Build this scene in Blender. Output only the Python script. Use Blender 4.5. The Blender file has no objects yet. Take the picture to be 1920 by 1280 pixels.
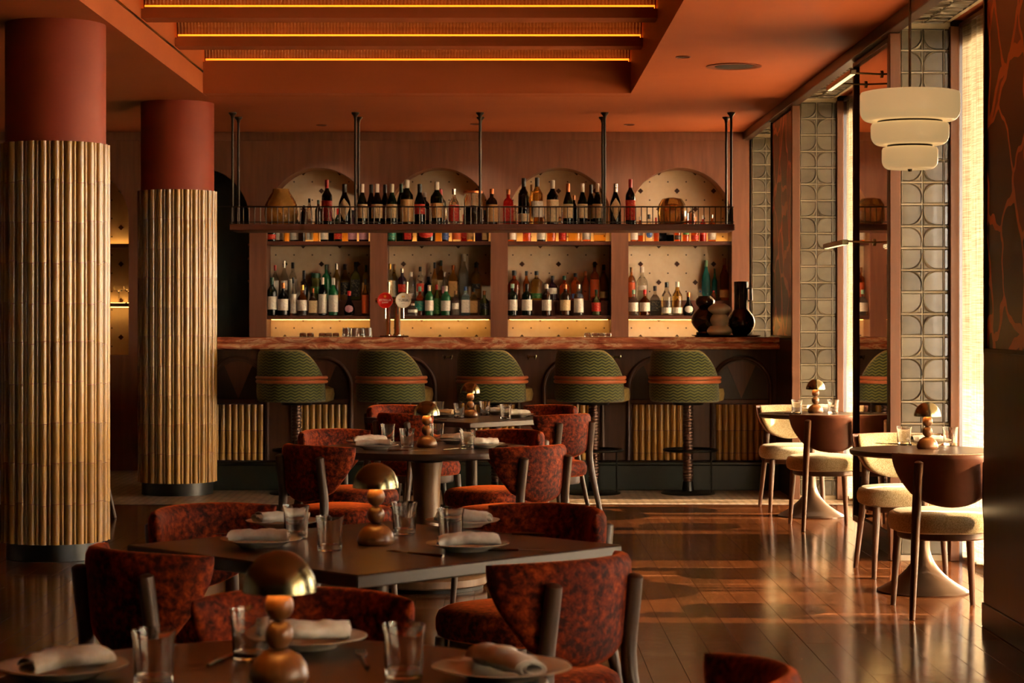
import bpy, bmesh, math, random
from math import sin, cos, pi, radians, sqrt, atan2, tan
from mathutils import Vector, Matrix

SC = bpy.context.scene
COL = SC.collection
RNG = random.Random(7)

# ------------------------------------------------------------------ camera, world, sun, exposure
F = 3900.0            # focal length in pixels of the 1920-wide frame
CAMH = 1.40           # lens height above the floor
cd = bpy.data.cameras.new('camera')
cam = bpy.data.objects.new('camera', cd)
COL.objects.link(cam)
cam.location = (0, 0, CAMH)
cam.rotation_euler = (radians(90), 0, 0)
cd.sensor_width = 36.0
cd.lens = F / 1920 * 36
cd.shift_x = 17 / 1920
cd.shift_y = -41 / 1920
cd.clip_end = 200
cd.dof.use_dof = True
cd.dof.focus_distance = 11.0
cd.dof.aperture_fstop = 8.0
SC.camera = cam

world = bpy.data.worlds.new('sky')
SC.world = world
world.use_nodes = True
wn = world.node_tree
bg = wn.nodes['Background']
bg.inputs[0].default_value = (1.0, 0.90, 0.75, 1)
bg.inputs[1].default_value = 50.0

SUN_DIR = Vector((-1.0, 0.03, -0.466)).normalized()
sl = bpy.data.lights.new('sun', 'SUN')
sl.energy = 34.0
sl.color = (1.0, 0.80, 0.55)
sl.angle = radians(0.6)
so = bpy.data.objects.new('sun', sl)
COL.objects.link(so)
so.rotation_euler = (-SUN_DIR).to_track_quat('Z', 'Y').to_euler()
so.location = (8, 10, 6)

vs = SC.view_settings
SC.display_settings.display_device = 'sRGB'
vs.view_transform = 'Standard'
vs.look = 'None'
vs.gamma = 1.0
vs.use_curve_mapping = False
vs.exposure = 0.48
cy = SC.cycles
cy.use_denoising = True
cy.max_bounces = 12
cy.diffuse_bounces = 2
cy.glossy_bounces = 5
cy.transmission_bounces = 10
cy.transparent_max_bounces = 16
cy.caustics_reflective = False
cy.caustics_refractive = False
cy.sample_clamp_indirect = 8.0
cy.blur_glossy = 0.5

# ------------------------------------------------------------------ helpers
def lin(h):
    h = h.lstrip('#')
    out = []
    for i in (0, 2, 4):
        c = int(h[i:i+2], 16) / 255
        out.append(c / 12.92 if c <= 0.04045 else ((c + 0.055) / 1.055) ** 2.4)
    return (*out, 1)

def at(px, py, z):
    """The point at height z that lies under pixel (px, py)."""
    Y = F * (CAMH - z) / (py - 599.0)
    return ((px - 943.0) * Y / F, Y)

def atx(px, Y):
    return (px - 943.0) * Y / F

def zat(py, Y):
    return CAMH + (599.0 - py) * Y / F

class MB:
    """Collects shapes into one mesh."""
    def __init__(self):
        self.v = []; self.f = []; self.m = []
    def add(self, vs, fs, mi=0, M=None):
        o = len(self.v)
        if M is not None:
            vs = [tuple(M @ Vector(p)) for p in vs]
        self.v += [tuple(p) for p in vs]
        self.f += [tuple(i + o for i in f) for f in fs]
        self.m += [mi] * len(fs)
        return self
    def box(self, x0, x1, y0, y1, z0, z1, mi=0, M=None):
        vs = [(x0,y0,z0),(x1,y0,z0),(x1,y1,z0),(x0,y1,z0),(x0,y0,z1),(x1,y0,z1),(x1,y1,z1),(x0,y1,z1)]
        fs = [(0,3,2,1),(4,5,6,7),(0,1,5,4),(1,2,6,5),(2,3,7,6),(3,0,4,7)]
        return self.add(vs, fs, mi, M)
    def cbox(self, x0, x1, y0, y1, z0, z1, b=0.004, mi=0, M=None):
        vs = []; idx = {}
        X = (x0, x1); Y = (y0, y1); Z = (z0, z1)
        for i in (0,1):
            for j in (0,1):
                for k in (0,1):
                    sx = b if i == 0 else -b; sy = b if j == 0 else -b; sz = b if k == 0 else -b
                    x, y, z = X[i], Y[j], Z[k]
                    for a, p in enumerate(((x, y+sy, z+sz), (x+sx, y, z+sz), (x+sx, y+sy, z))):
                        idx[(i,j,k,a)] = len(vs); vs.append(p)
        fs = []
        for i in (0,1):
            fs.append(tuple(idx[(i,j,k,0)] for j,k in ((0,0),(1,0),(1,1),(0,1))))
            fs.append(tuple(idx[(j,i,k,1)] for j,k in ((0,0),(1,0),(1,1),(0,1))))
            fs.append(tuple(idx[(j,k,i,2)] for j,k in ((0,0),(1,0),(1,1),(0,1))))
        for p in (0,1):
            for q in (0,1):
                fs.append((idx[(0,p,q,1)], idx[(1,p,q,1)], idx[(1,p,q,2)], idx[(0,p,q,2)]))
                fs.append((idx[(p,0,q,0)], idx[(p,1,q,0)], idx[(p,1,q,2)], idx[(p,0,q,2)]))
                fs.append((idx[(p,q,0,0)], idx[(p,q,1,0)], idx[(p,q,1,1)], idx[(p,q,0,1)]))
                for r in (0,1):
                    fs.append((idx[(p,q,r,0)], idx[(p,q,r,1)], idx[(p,q,r,2)]))
        fs = fs[:6 + 12 + 16]
        seen = set(); out = []
        for f in fs:
            k = tuple(sorted(f))
            if k not in seen:
                seen.add(k); out.append(f)
        return self.add(vs, out, mi, M)
    def lathe(self, prof, n=24, c=(0,0,0), mi=0, M=None, mod=None):
        vs = []; rings = []
        for (r, z) in prof:
            if r <= 1e-6:
                rings.append([len(vs)]); vs.append((c[0], c[1], c[2]+z))
            else:
                ring = []
                for i in range(n):
                    a = 2*pi*i/n
                    rr = r * (mod(a, r, z) if mod else 1)
                    ring.append(len(vs)); vs.append((c[0]+rr*cos(a), c[1]+rr*sin(a), c[2]+z))
                rings.append(ring)
        fs = []
        for A, B in zip(rings, rings[1:]):
            if len(A) == 1 and len(B) == 1: continue
            for i in range(n):
                j = (i+1) % n
                if len(A) == 1: fs.append((A[0], B[j], B[i]))
                elif len(B) == 1: fs.append((A[i], A[j], B[0]))
                else: fs.append((A[i], A[j], B[j], B[i]))
        return self.add(vs, fs, mi, M)
    def tube(self, pts, r, n=10, mi=0, caps=True, closed=False, M=None):
        pts = [Vector(p) for p in pts]
        R = r if isinstance(r, (list, tuple)) else [r]*len(pts)
        vs = []; rings = []; N = len(pts)
        up = None
        for i, p in enumerate(pts):
            if closed:
                d = (pts[(i+1) % N] - pts[i-1]).normalized()
            else:
                d = (pts[min(i+1, N-1)] - pts[max(i-1, 0)]).normalized()
            if up is None:
                up = Vector((0,0,1)) if abs(d.z) < 0.9 else Vector((1,0,0))
            s = d.cross(up).normalized(); t = s.cross(d).normalized(); up = t
            ring = []
            for k in range(n):
                a = 2*pi*k/n
                ring.append(len(vs)); vs.append(p + (s*cos(a) + t*sin(a))*R[i])
            rings.append(ring)
        fs = []
        pairs = list(zip(rings, rings[1:]))
        if closed: pairs.append((rings[-1], rings[0]))
        for A, B in pairs:
            for k in range(n):
                j = (k+1) % n
                fs.append((A[k], A[j], B[j], B[k]))
        if caps and not closed:
            fs.append(tuple(reversed(rings[0]))); fs.append(tuple(rings[-1]))
        return self.add(vs, fs, mi, M)
    def prism(self, poly, z0, z1, mi=0, M=None):
        n = len(poly)
        vs = [(x, y, z0) for x, y in poly] + [(x, y, z1) for x, y in poly]
        fs = [tuple(reversed(range(n))), tuple(range(n, 2*n))]
        for i in range(n):
            j = (i+1) % n
            fs.append((i, j, n+j, n+i))
        return self.add(vs, fs, mi, M)
    def grid(self, fn, nu, nv, mi=0, M=None, flip=False):
        vs = [fn(i/nu, j/nv) for j in range(nv+1) for i in range(nu+1)]
        fs = []
        for j in range(nv):
            for i in range(nu):
                a = j*(nu+1)+i
                q = (a, a+1, a+nu+2, a+nu+1)
                fs.append(tuple(reversed(q)) if flip else q)
        return self.add(vs, fs, mi, M)
    def mesh(self, name, angle=40, weld=None, recalc=True):
        me = bpy.data.meshes.new(name)
        me.from_pydata(self.v, [], self.f)
        me.update()
        if any(self.m):
            me.polygons.foreach_set('material_index', self.m)
        bm = bmesh.new(); bm.from_mesh(me)
        if weld: bmesh.ops.remove_doubles(bm, verts=bm.verts, dist=weld)
        if recalc: bmesh.ops.recalc_face_normals(bm, faces=bm.faces)
        bm.to_mesh(me); bm.free()
        if angle > 0:
            me.polygons.foreach_set('use_smooth', [True]*len(me.polygons))
            me.set_sharp_from_angle(angle=radians(angle))
        return me

def obj(name, mesh, mat=None, parent=None, loc=(0,0,0), rot=(0,0,0), scale=None, label=None, cat=None, group=None, kind=None, angle=40, weld=None):
    if isinstance(mesh, MB):
        mesh = mesh.mesh(name, angle, weld)
    if mat is not None and not mesh.materials:
        for m in (mat if isinstance(mat, (list, tuple)) else [mat]):
            mesh.materials.append(m)
    o = bpy.data.objects.new(name, mesh)
    COL.objects.link(o)
    o.location = loc; o.rotation_euler = rot
    if scale: o.scale = scale
    if parent is not None: o.parent = parent
    return tag(o, label, cat, group, kind)

def tag(o, label=None, cat=None, group=None, kind=None):
    if label: o['label'] = label
    if cat: o['category'] = cat
    if group: o['group'] = group
    if kind: o['kind'] = kind
    return o

def thing(name, label, cat, loc=(0,0,0), rotz=0, group=None, kind=None):
    o = bpy.data.objects.new(name, None)
    COL.objects.link(o)
    o.empty_display_size = 0.1
    o.location = loc; o.rotation_euler = (0, 0, rotz)
    return tag(o, label, cat, group, kind)

def copy_tree(o, parent=None):
    c = o.copy(); COL.objects.link(c)
    if parent is not None: c.parent = parent
    for ch in list(o.children): copy_tree(ch, c)
    return c

def place(proto, first, loc, rotz, label, group=None):
    """The prototype itself the first time, a copy of it and its parts after that."""
    o = proto if first else copy_tree(proto)
    o.location = loc; o.rotation_euler = (0, 0, rotz)
    return tag(o, label, None, group)

# ------------------------------------------------------------------ materials
def base_mat(name):
    m = bpy.data.materials.new(name); m.use_nodes = True
    nt = m.node_tree
    return m, nt, nt.nodes['Principled BSDF']

def nd(nt, typ, **kw):
    n = nt.nodes.new(typ)
    for k, v in kw.items(): setattr(n, k, v)
    return n

def setp(b, **kw):
    for k, v in kw.items():
        b.inputs[k.replace('_', ' ')].default_value = v

def coords(nt, scale=(1,1,1), space='Object', rot=(0,0,0)):
    tc = nd(nt, 'ShaderNodeTexCoord')
    mp = nd(nt, 'ShaderNodeMapping')
    mp.inputs['Scale'].default_value = scale
    mp.inputs['Rotation'].default_value = rot
    nt.links.new(tc.outputs[space], mp.inputs['Vector'])
    return mp.outputs[0]

def noise(nt, vec, scale=5, detail=3, rough=0.55, dist=0.0):
    n = nd(nt, 'ShaderNodeTexNoise')
    n.inputs['Scale'].default_value = scale
    n.inputs['Detail'].default_value = detail
    n.inputs['Roughness'].default_value = rough
    n.inputs['Distortion'].default_value = dist
    nt.links.new(vec, n.inputs['Vector'])
    return n.outputs['Fac']

def ramp(nt, fac, stops, interp='LINEAR'):
    r = nd(nt, 'ShaderNodeValToRGB')
    r.color_ramp.interpolation = interp
    els = r.color_ramp.elements
    while len(els) > 1: els.remove(els[-1])
    els[0].position = stops[0][0]; els[0].color = stops[0][1]
    for p, c in stops[1:]:
        e = els.new(p); e.color = c
    nt.links.new(fac, r.inputs[0])
    return r.outputs[0]

def math_(nt, op, a, b=None, c=None):
    n = nd(nt, 'ShaderNodeMath', operation=op)
    for i, x in enumerate((a, b, c)):
        if x is None: continue
        if hasattr(x, 'links'): nt.links.new(x, n.inputs[i])
        else: n.inputs[i].default_value = x
    return n.outputs[0]

def mixc(nt, fac, a, b, blend='MIX'):
    n = nd(nt, 'ShaderNodeMix', data_type='RGBA', blend_type=blend)
    for s, x in ((n.inputs[0], fac), (n.inputs[6], a), (n.inputs[7], b)):
        if hasattr(x, 'links'): nt.links.new(x, s)
        else: s.default_value = x
    return n.outputs[2]

def bump(nt, b, h, strength=0.2, dist=0.01):
    n = nd(nt, 'ShaderNodeBump')
    n.inputs['Strength'].default_value = strength
    n.inputs['Distance'].default_value = dist
    nt.links.new(h, n.inputs['Height'])
    nt.links.new(n.outputs[0], b.inputs['Normal'])

def plain(name, c1, c2=None, rough=0.5, metal=0.0, spec=0.5, scale=6, stretch=(1,1,1), detail=3, bmp=0.0, bscale=None, coat=0.0, lo=0.35, hi=0.65, obj_var=0.0, bdist=0.01, **kw):
    m, nt, b = base_mat(name)
    setp(b, Roughness=rough, Metallic=metal, Specular_IOR_Level=spec, Coat_Weight=coat, **kw)
    v = coords(nt, stretch)
    if c2:
        f = noise(nt, v, scale, detail)
        c = ramp(nt, f, [(lo, lin(c1)), (hi, lin(c2))])
    else:
        c = None
        b.inputs['Base Color'].default_value = lin(c1)
    if obj_var > 0:
        oi = nd(nt, 'ShaderNodeObjectInfo')
        hv = nd(nt, 'ShaderNodeHueSaturation')
        val = math_(nt, 'MULTIPLY_ADD', oi.outputs['Random'], 2*obj_var, 1-obj_var)
        nt.links.new(val, hv.inputs['Value'])
        if c is not None: nt.links.new(c, hv.inputs['Color'])
        else: hv.inputs['Color'].default_value = lin(c1)
        c = hv.outputs[0]
    if c is not None: nt.links.new(c, b.inputs['Base Color'])
    if bmp > 0:
        bump(nt, b, noise(nt, v, bscale or scale*4, 3), bmp, bdist)
    return m

def wood(name, c1, c2, c3=None, axis='z', scale=3.0, rough=0.35, spec=0.5, bmp=0.05, obj_var=0.0, coat=0.0, coat_rough=0.1, ring=14):
    """Grain that runs along one axis."""
    m, nt, b = base_mat(name)
    setp(b, Roughness=rough, Specular_IOR_Level=spec, Coat_Weight=coat, Coat_Roughness=coat_rough)
    st = {'x': (0.08,1,1), 'y': (1,0.08,1), 'z': (1,1,0.08)}[axis]
    tc = nd(nt, 'ShaderNodeTexCoord')
    oi = nd(nt, 'ShaderNodeObjectInfo')
    ad = nd(nt, 'ShaderNodeVectorMath', operation='ADD')
    cmb = nd(nt, 'ShaderNodeCombineXYZ')
    sh = math_(nt, 'MULTIPLY', oi.outputs['Random'], 37.0)
    for k in range(3): nt.links.new(sh, cmb.inputs[k])
    nt.links.new(tc.outputs['Object'], ad.inputs[0]); nt.links.new(cmb.outputs[0], ad.inputs[1])
    mp = nd(nt, 'ShaderNodeMapping'); mp.inputs['Scale'].default_value = st
    nt.links.new(ad.outputs[0], mp.inputs['Vector'])
    n1 = noise(nt, mp.outputs[0], scale*ring, 5, 0.6, 0.4)
    n2 = noise(nt, mp.outputs[0], scale, 2)
    f = math_(nt, 'MULTIPLY_ADD', n1, 0.6, math_(nt, 'MULTIPLY', n2, 0.4))
    stops = [(0.33, lin(c1)), (0.66, lin(c2))]
    if c3: stops.append((0.78, lin(c3)))
    c = ramp(nt, f, stops)
    if obj_var > 0:
        hv = nd(nt, 'ShaderNodeHueSaturation')
        val = math_(nt, 'MULTIPLY_ADD', oi.outputs['Random'], 2*obj_var, 1-obj_var)
        nt.links.new(val, hv.inputs['Value']); nt.links.new(c, hv.inputs['Color'])
        c = hv.outputs[0]
    nt.links.new(c, b.inputs['Base Color'])
    if bmp > 0: bump(nt, b, n1, bmp, 0.004)
    return m

def emit(name, c, strength):
    m, nt, b = base_mat(name)
    setp(b, Base_Color=lin(c), Roughness=0.6, Emission_Color=lin(c), Emission_Strength=strength)
    return m

def glass(name, c='#ffffff', rough=0.0, ior=1.45):
    m, nt, b = base_mat(name)
    setp(b, Base_Color=lin(c), Roughness=rough, Transmission_Weight=1.0, IOR=ior)
    return m
# ------------------------------------------------------------------ shared materials
CEIL = plain('terracotta_ceiling_paint', '#B8633A', '#B05C35', rough=0.62, scale=1.2, spec=0.25)
COLPAINT = plain('rust_red_column_paint', '#98402A', '#8E3A26', rough=0.55, scale=2, spec=0.3)
WALLWOOD = wood('reddish_wall_veneer', '#673E2C', '#84543C', '#946448', 'z', 1.6, rough=0.5, bmp=0.03)
DARKWOOD = wood('dark_stained_wood', '#2C1A12', '#442A1D', None, 'z', 2.2, rough=0.32, bmp=0.03)
BARWOOD = wood('brown_bar_wood', '#3C2218', '#553426', None, 'z', 1.8, rough=0.45, bmp=0.03)
TRIMWOOD = wood('orange_brown_trim_wood', '#56301A', '#683E22', None, 'z', 2.5, rough=0.4, bmp=0.02)
SHELFWOOD = wood('shelf_wood', '#4A281B', '#65382A', None, 'x', 2.0, rough=0.42)
CHAIRWOOD = wood('walnut_chair_wood', '#3A281F', '#574034', None, 'z', 3.0, rough=0.34, spec=0.5)
WCHAIRWOOD = wood('reddish_chair_wood', '#432718', '#5C3A25', None, 'z', 3.0, rough=0.34, spec=0.5)
TABLEWOOD = wood('dark_table_wood', '#2E1F18', '#43302A', None, 'x', 1.6, rough=0.3, spec=0.5, bmp=0.02)
PEDWOOD = wood('turned_pedestal_wood', '#5C432E', '#7A5C42', None, 'z', 3.0, rough=0.35)
BALLWOOD = wood('turned_ball_wood', '#603C1E', '#7E522C', None, 'z', 5.0, rough=0.32, coat=0.1)
BLACKM = plain('black_metal', '#15120F', rough=0.4, metal=0.6)
DARKGREEN = plain('dark_green_lacquer', '#171D19', '#1E2621', rough=0.4, scale=2)
STEEL = plain('gunmetal', '#3E3630', rough=0.36, metal=0.8)
CHROME = plain('polished_chrome', '#D8D4CC', rough=0.12, metal=1.0)
BRASS = plain('brushed_brass', '#9E9A7A', '#928E6E', rough=0.24, metal=1.0, scale=3, stretch=(1,1,20))
CUTLERY = plain('dark_steel_cutlery', '#8C8073', rough=0.25, metal=1.0)
BRONZE = plain('bronze_base_metal', '#5A483C', rough=0.32, metal=0.85)
LEDAMBER = emit('amber_led', '#FF7818', 1.9)
LEDWARM = emit('warm_led', '#FFB658', 12.0)

# glazed ochre tile
def tile_mat():
    m, nt, b = base_mat('ochre_glazed_tile')
    setp(b, Roughness=0.2, Specular_IOR_Level=0.6, Coat_Weight=0.3, Coat_Roughness=0.12)
    v = coords(nt, (1,1,0.35))
    oi = nd(nt, 'ShaderNodeObjectInfo')
    f = math_(nt, 'MULTIPLY_ADD', noise(nt, v, 9, 3), 0.75, math_(nt, 'MULTIPLY', oi.outputs['Random'], 0.2))
    c = ramp(nt, f, [(0.25, lin('#886024')), (0.5, lin('#AC7E34')), (0.75, lin('#BC9044'))])
    nt.links.new(c, b.inputs['Base Color'])
    return m
TILE = tile_mat()

def plank_mat():
    m, nt, b = base_mat('polished_floor_wood')
    setp(b, Roughness=0.2, Specular_IOR_Level=0.55)
    tc = nd(nt, 'ShaderNodeTexCoord'); oi = nd(nt, 'ShaderNodeObjectInfo')
    sh = math_(nt, 'MULTIPLY', oi.outputs['Random'], 51.0)
    cmb = nd(nt, 'ShaderNodeCombineXYZ')
    for k in range(3): nt.links.new(sh, cmb.inputs[k])
    ad = nd(nt, 'ShaderNodeVectorMath', operation='ADD')
    nt.links.new(tc.outputs['Object'], ad.inputs[0]); nt.links.new(cmb.outputs[0], ad.inputs[1])
    mp = nd(nt, 'ShaderNodeMapping'); mp.inputs['Scale'].default_value = (1, 0.07, 1)
    nt.links.new(ad.outputs[0], mp.inputs['Vector'])
    n1 = noise(nt, mp.outputs[0], 40, 5, 0.6, 0.5)
    c = ramp(nt, n1, [(0.3, lin('#542E18')), (0.7, lin('#744628'))])
    hv = nd(nt, 'ShaderNodeHueSaturation')
    nt.links.new(math_(nt, 'MULTIPLY_ADD', oi.outputs['Random'], 0.5, 0.75), hv.inputs['Value'])
    nt.links.new(c, hv.inputs['Color'])
    nt.links.new(hv.outputs[0], b.inputs['Base Color'])
    r = math_(nt, 'MULTIPLY_ADD', noise(nt, coords(nt, (1,1,1)), 3, 2), 0.12, 0.09)
    nt.links.new(r, b.inputs['Roughness'])
    w = noise(nt, coords(nt, (1, 1, 1)), 14, 2)
    bump(nt, b, math_(nt, 'ADD', w, math_(nt, 'MULTIPLY', n1, 0.25)), 0.035, 0.01)
    return m
PLANK = plank_mat()

def mosaic_mat():
    m, nt, b = base_mat('herringbone_mosaic')
    setp(b, Roughness=0.35)
    v = coords(nt, (1,1,1), rot=(0,0,radians(45)))
    br = nd(nt, 'ShaderNodeTexBrick')
    br.inputs['Scale'].default_value = 5.5
    br.inputs['Color1'].default_value = lin('#C8B198'); br.inputs['Color2'].default_value = lin('#9E8872')
    br.inputs['Mortar'].default_value = lin('#382A22')
    br.inputs['Mortar Size'].default_value = 0.035
    nt.links.new(v, br.inputs['Vector'])
    nt.links.new(br.outputs['Color'], b.inputs['Base Color'])
    bump(nt, b, br.outputs['Fac'], -0.3, 0.003)
    return m
MOSAIC = mosaic_mat()

def marble_mat():
    m, nt, b = base_mat('red_veined_marble')
    setp(b, Roughness=0.16, Specular_IOR_Level=0.5)
    v = coords(nt, (0.55, 1.2, 2.2))
    n1 = noise(nt, v, 6, 6, 0.65, 1.2)
    c = ramp(nt, n1, [(0.26, lin('#4E2216')), (0.40, lin('#96503A')), (0.50, lin('#B87252')), (0.57, lin('#D8B08A')), (0.62, lin('#A05238')), (0.70, lin('#C08A68')), (0.8, lin('#743420'))])
    nt.links.new(c, b.inputs['Base Color'])
    return m
MARBLE = marble_mat()

def linen_mat(name='slubbed_linen', dens=1.0, ca='#78644A', cb='#A89A7E'):
    m, nt, b = base_mat(name)
    out = nt.nodes['Material Output']
    nt.nodes.remove(b)
    v1 = coords(nt, (4, 4, 160)); v2 = coords(nt, (60, 60, 3))
    n1 = noise(nt, v1, 1.0, 2); n2 = noise(nt, v2, 1.0, 2)
    f = math_(nt, 'MULTIPLY_ADD', n1, 0.6, math_(nt, 'MULTIPLY', n2, 0.4))
    c = ramp(nt, f, [(0.35, lin(ca)), (0.65, lin(cb))])
    d = nd(nt, 'ShaderNodeBsdfDiffuse'); t = nd(nt, 'ShaderNodeBsdfTranslucent'); tr = nd(nt, 'ShaderNodeBsdfTransparent')
    nt.links.new(c, d.inputs[0]); nt.links.new(c, t.inputs[0])
    tr.inputs[0].default_value = lin('#FFE9C6')
    a = nd(nt, 'ShaderNodeMixShader'); a.inputs[0].default_value = 0.36
    nt.links.new(d.outputs[0], a.inputs[1]); nt.links.new(t.outputs[0], a.inputs[2])
    s = nd(nt, 'ShaderNodeMixShader')
    den = math_(nt, 'MULTIPLY_ADD', f, -0.5*dens, 0.54*dens)
    lw = nd(nt, 'ShaderNodeLayerWeight'); lw.inputs[0].default_value = 0.5
    den = math_(nt, 'MULTIPLY', den, math_(nt, 'SUBTRACT', 1.0, lw.outputs['Facing']))   # an open weave closes up seen at a slant
    nt.links.new(den, s.inputs[0])
    nt.links.new(a.outputs[0], s.inputs[1]); nt.links.new(tr.outputs[0], s.inputs[2])
    nt.links.new(s.outputs[0], out.inputs[0])
    return m
LINEN = linen_mat()
LINEN_HALF_DIM = linen_mat('half_dimmed_linen', 0.42, '#5E4E34', '#887A5E')  # milder dimming, lets some light through to the nearest table
LINEN_DIM = linen_mat('dimmed_linen', 0.09, '#4E4028', '#75694E')  # made denser to weaken frontal light from an unseen window

def pane_mat():
    m, nt, b = base_mat('clear_window_glass')
    out = nt.nodes['Material Output']; nt.nodes.remove(b)
    tr = nd(nt, 'ShaderNodeBsdfTransparent'); g = nd(nt, 'ShaderNodeBsdfGlossy'); g.inputs['Roughness'].default_value = 0.02
    s = nd(nt, 'ShaderNodeMixShader'); s.inputs[0].default_value = 0.06
    nt.links.new(tr.outputs[0], s.inputs[1]); nt.links.new(g.outputs[0], s.inputs[2])
    nt.links.new(s.outputs[0], out.inputs[0])
    return m
PANE = pane_mat()

def art_mat():
    """Long wavering red and brown shapes outlined in orange."""
    m, nt, b = base_mat('inlaid_art_panel')
    setp(b, Roughness=0.28, Specular_IOR_Level=0.45)
    tc = nd(nt, 'ShaderNodeTexCoord')
    nz = nd(nt, 'ShaderNodeTexNoise'); nz.inputs['Scale'].default_value = 3.0; nz.inputs['Detail'].default_value = 2
    nt.links.new(tc.outputs['Object'], nz.inputs['Vector'])
    sc = nd(nt, 'ShaderNodeVectorMath', operation='SCALE'); sc.inputs[3].default_value = 0.32
    nt.links.new(nz.outputs['Color'], sc.inputs[0])
    ad = nd(nt, 'ShaderNodeVectorMath', operation='ADD')
    nt.links.new(tc.outputs['Object'], ad.inputs[0]); nt.links.new(sc.outputs[0], ad.inputs[1])
    mp = nd(nt, 'ShaderNodeMapping'); mp.inputs['Scale'].default_value = (0.02, 2.9, 2.3)
    mp.inputs['Rotation'].default_value = (radians(12), 0, 0)
    nt.links.new(ad.outputs[0], mp.inputs['Vector'])
    e = nd(nt, 'ShaderNodeTexVoronoi', feature='DISTANCE_TO_EDGE'); e.inputs['Scale'].default_value = 1.0
    c = nd(nt, 'ShaderNodeTexVoronoi'); c.inputs['Scale'].default_value = 1.0
    nt.links.new(mp.outputs[0], e.inputs['Vector']); nt.links.new(mp.outputs[0], c.inputs['Vector'])
    sep = nd(nt, 'ShaderNodeSeparateColor'); nt.links.new(c.outputs['Color'], sep.inputs[0])
    cells = ramp(nt, sep.outputs[0], [(0.0, lin('#301A10')), (0.34, lin('#742214')), (0.62, lin('#983018')), (0.80, lin('#3A1E12'))], 'CONSTANT')
    line = math_(nt, 'LESS_THAN', e.outputs['Distance'], 0.04)
    nt.links.new(mixc(nt, line, cells, lin('#D27038')), b.inputs['Base Color'])
    return m
ART = art_mat()

def velvet_mat(name, c1, c2, c3):
    m, nt, b = base_mat(name)
    setp(b, Roughness=0.75, Specular_IOR_Level=0.2, Sheen_Weight=0.8, Sheen_Roughness=0.3, Sheen_Tint=lin('#F06A28'))
    v = coords(nt, (1,1,1))
    n1 = noise(nt, v, 52, 3, 0.6, 0.25)
    n2 = noise(nt, v, 9, 3)
    f = math_(nt, 'MULTIPLY_ADD', n1, 0.65, math_(nt, 'MULTIPLY', n2, 0.35))
    nt.links.new(ramp(nt, f, [(0.41, lin(c1)), (0.52, lin(c2)), (0.66, lin(c3))]), b.inputs['Base Color'])
    bump(nt, b, n1, 0.35, 0.006)
    return m
VELVET = velvet_mat('rust_velvet', '#2E0B05', '#6A210A', '#A54414')

def boucle_mat():
    m, nt, b = base_mat('cream_boucle')
    setp(b, Roughness=0.9, Specular_IOR_Level=0.1, Sheen_Weight=0.3)
    v = coords(nt)
    vo = nd(nt, 'ShaderNodeTexVoronoi'); vo.inputs['Scale'].default_value = 210
    nt.links.new(v, vo.inputs['Vector'])
    nt.links.new(ramp(nt, vo.outputs['Distance'], [(0.1, lin('#DDCDAA')), (0.7, lin('#A39069'))]), b.inputs['Base Color'])
    bump(nt, b, vo.outputs['Distance'], -0.7, 0.006)
    return m
BOUCLE = boucle_mat()
LEATHER = plain('brown_saddle_leather', '#6E3E2A', '#7E4A34', rough=0.38, scale=5, bmp=0.05, bscale=120)
BANDLEATHER = plain('tan_leather_band', '#8E4A2A', '#9A5632', rough=0.4, scale=5)

def zigzag_mat():
    m, nt, b = base_mat('green_zigzag_fabric')
    setp(b, Roughness=0.8, Specular_IOR_Level=0.2, Sheen_Weight=0.3)
    tc = nd(nt, 'ShaderNodeTexCoord'); sx = nd(nt, 'ShaderNodeSeparateXYZ')
    nt.links.new(tc.outputs['Object'], sx.inputs[0])
    ang = math_(nt, 'ARCTAN2', sx.outputs[0], sx.outputs[1])
    tri = math_(nt, 'PINGPONG', math_(nt, 'MULTIPLY', ang, 0.27), 0.027)
    zz = math_(nt, 'ADD', sx.outputs[2], math_(nt, 'MULTIPLY', tri, 0.55))
    fr = math_(nt, 'FRACT', math_(nt, 'MULTIPLY', zz, 1/0.024))
    c = ramp(nt, fr, [(0.0, lin('#141A0A')), (0.34, lin('#182009')), (0.44, lin('#525423')), (0.9, lin('#4A4A1E')), (0.97, lin('#141A0A'))])
    nt.links.new(c, b.inputs['Base Color'])
    bump(nt, b, fr, 0.2, 0.003)
    return m
ZIGZAG = zigzag_mat()
SEATTAN = plain('olive_tan_seat_fabric', '#7A6636', '#8C7846', rough=0.85, scale=30, bmp=0.1)

def stone_mat():
    m, nt, b = base_mat('cream_stone_tile')
    setp(b, Roughness=0.45)
    n1 = noise(nt, coords(nt, (1,1,0.5)), 3, 4)
    n2 = noise(nt, coords(nt), 22, 3)
    f = math_(nt, 'MULTIPLY_ADD', n1, 0.7, math_(nt, 'MULTIPLY', n2, 0.3))
    nt.links.new(ramp(nt, f, [(0.35, lin('#E4CAA6')), (0.65, lin('#F2DFC2'))]), b.inputs['Base Color'])
    return m
STONE = stone_mat()
INLAY = plain('brown_inlay', '#3E2012', '#4A2816', rough=0.4, scale=20)

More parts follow.
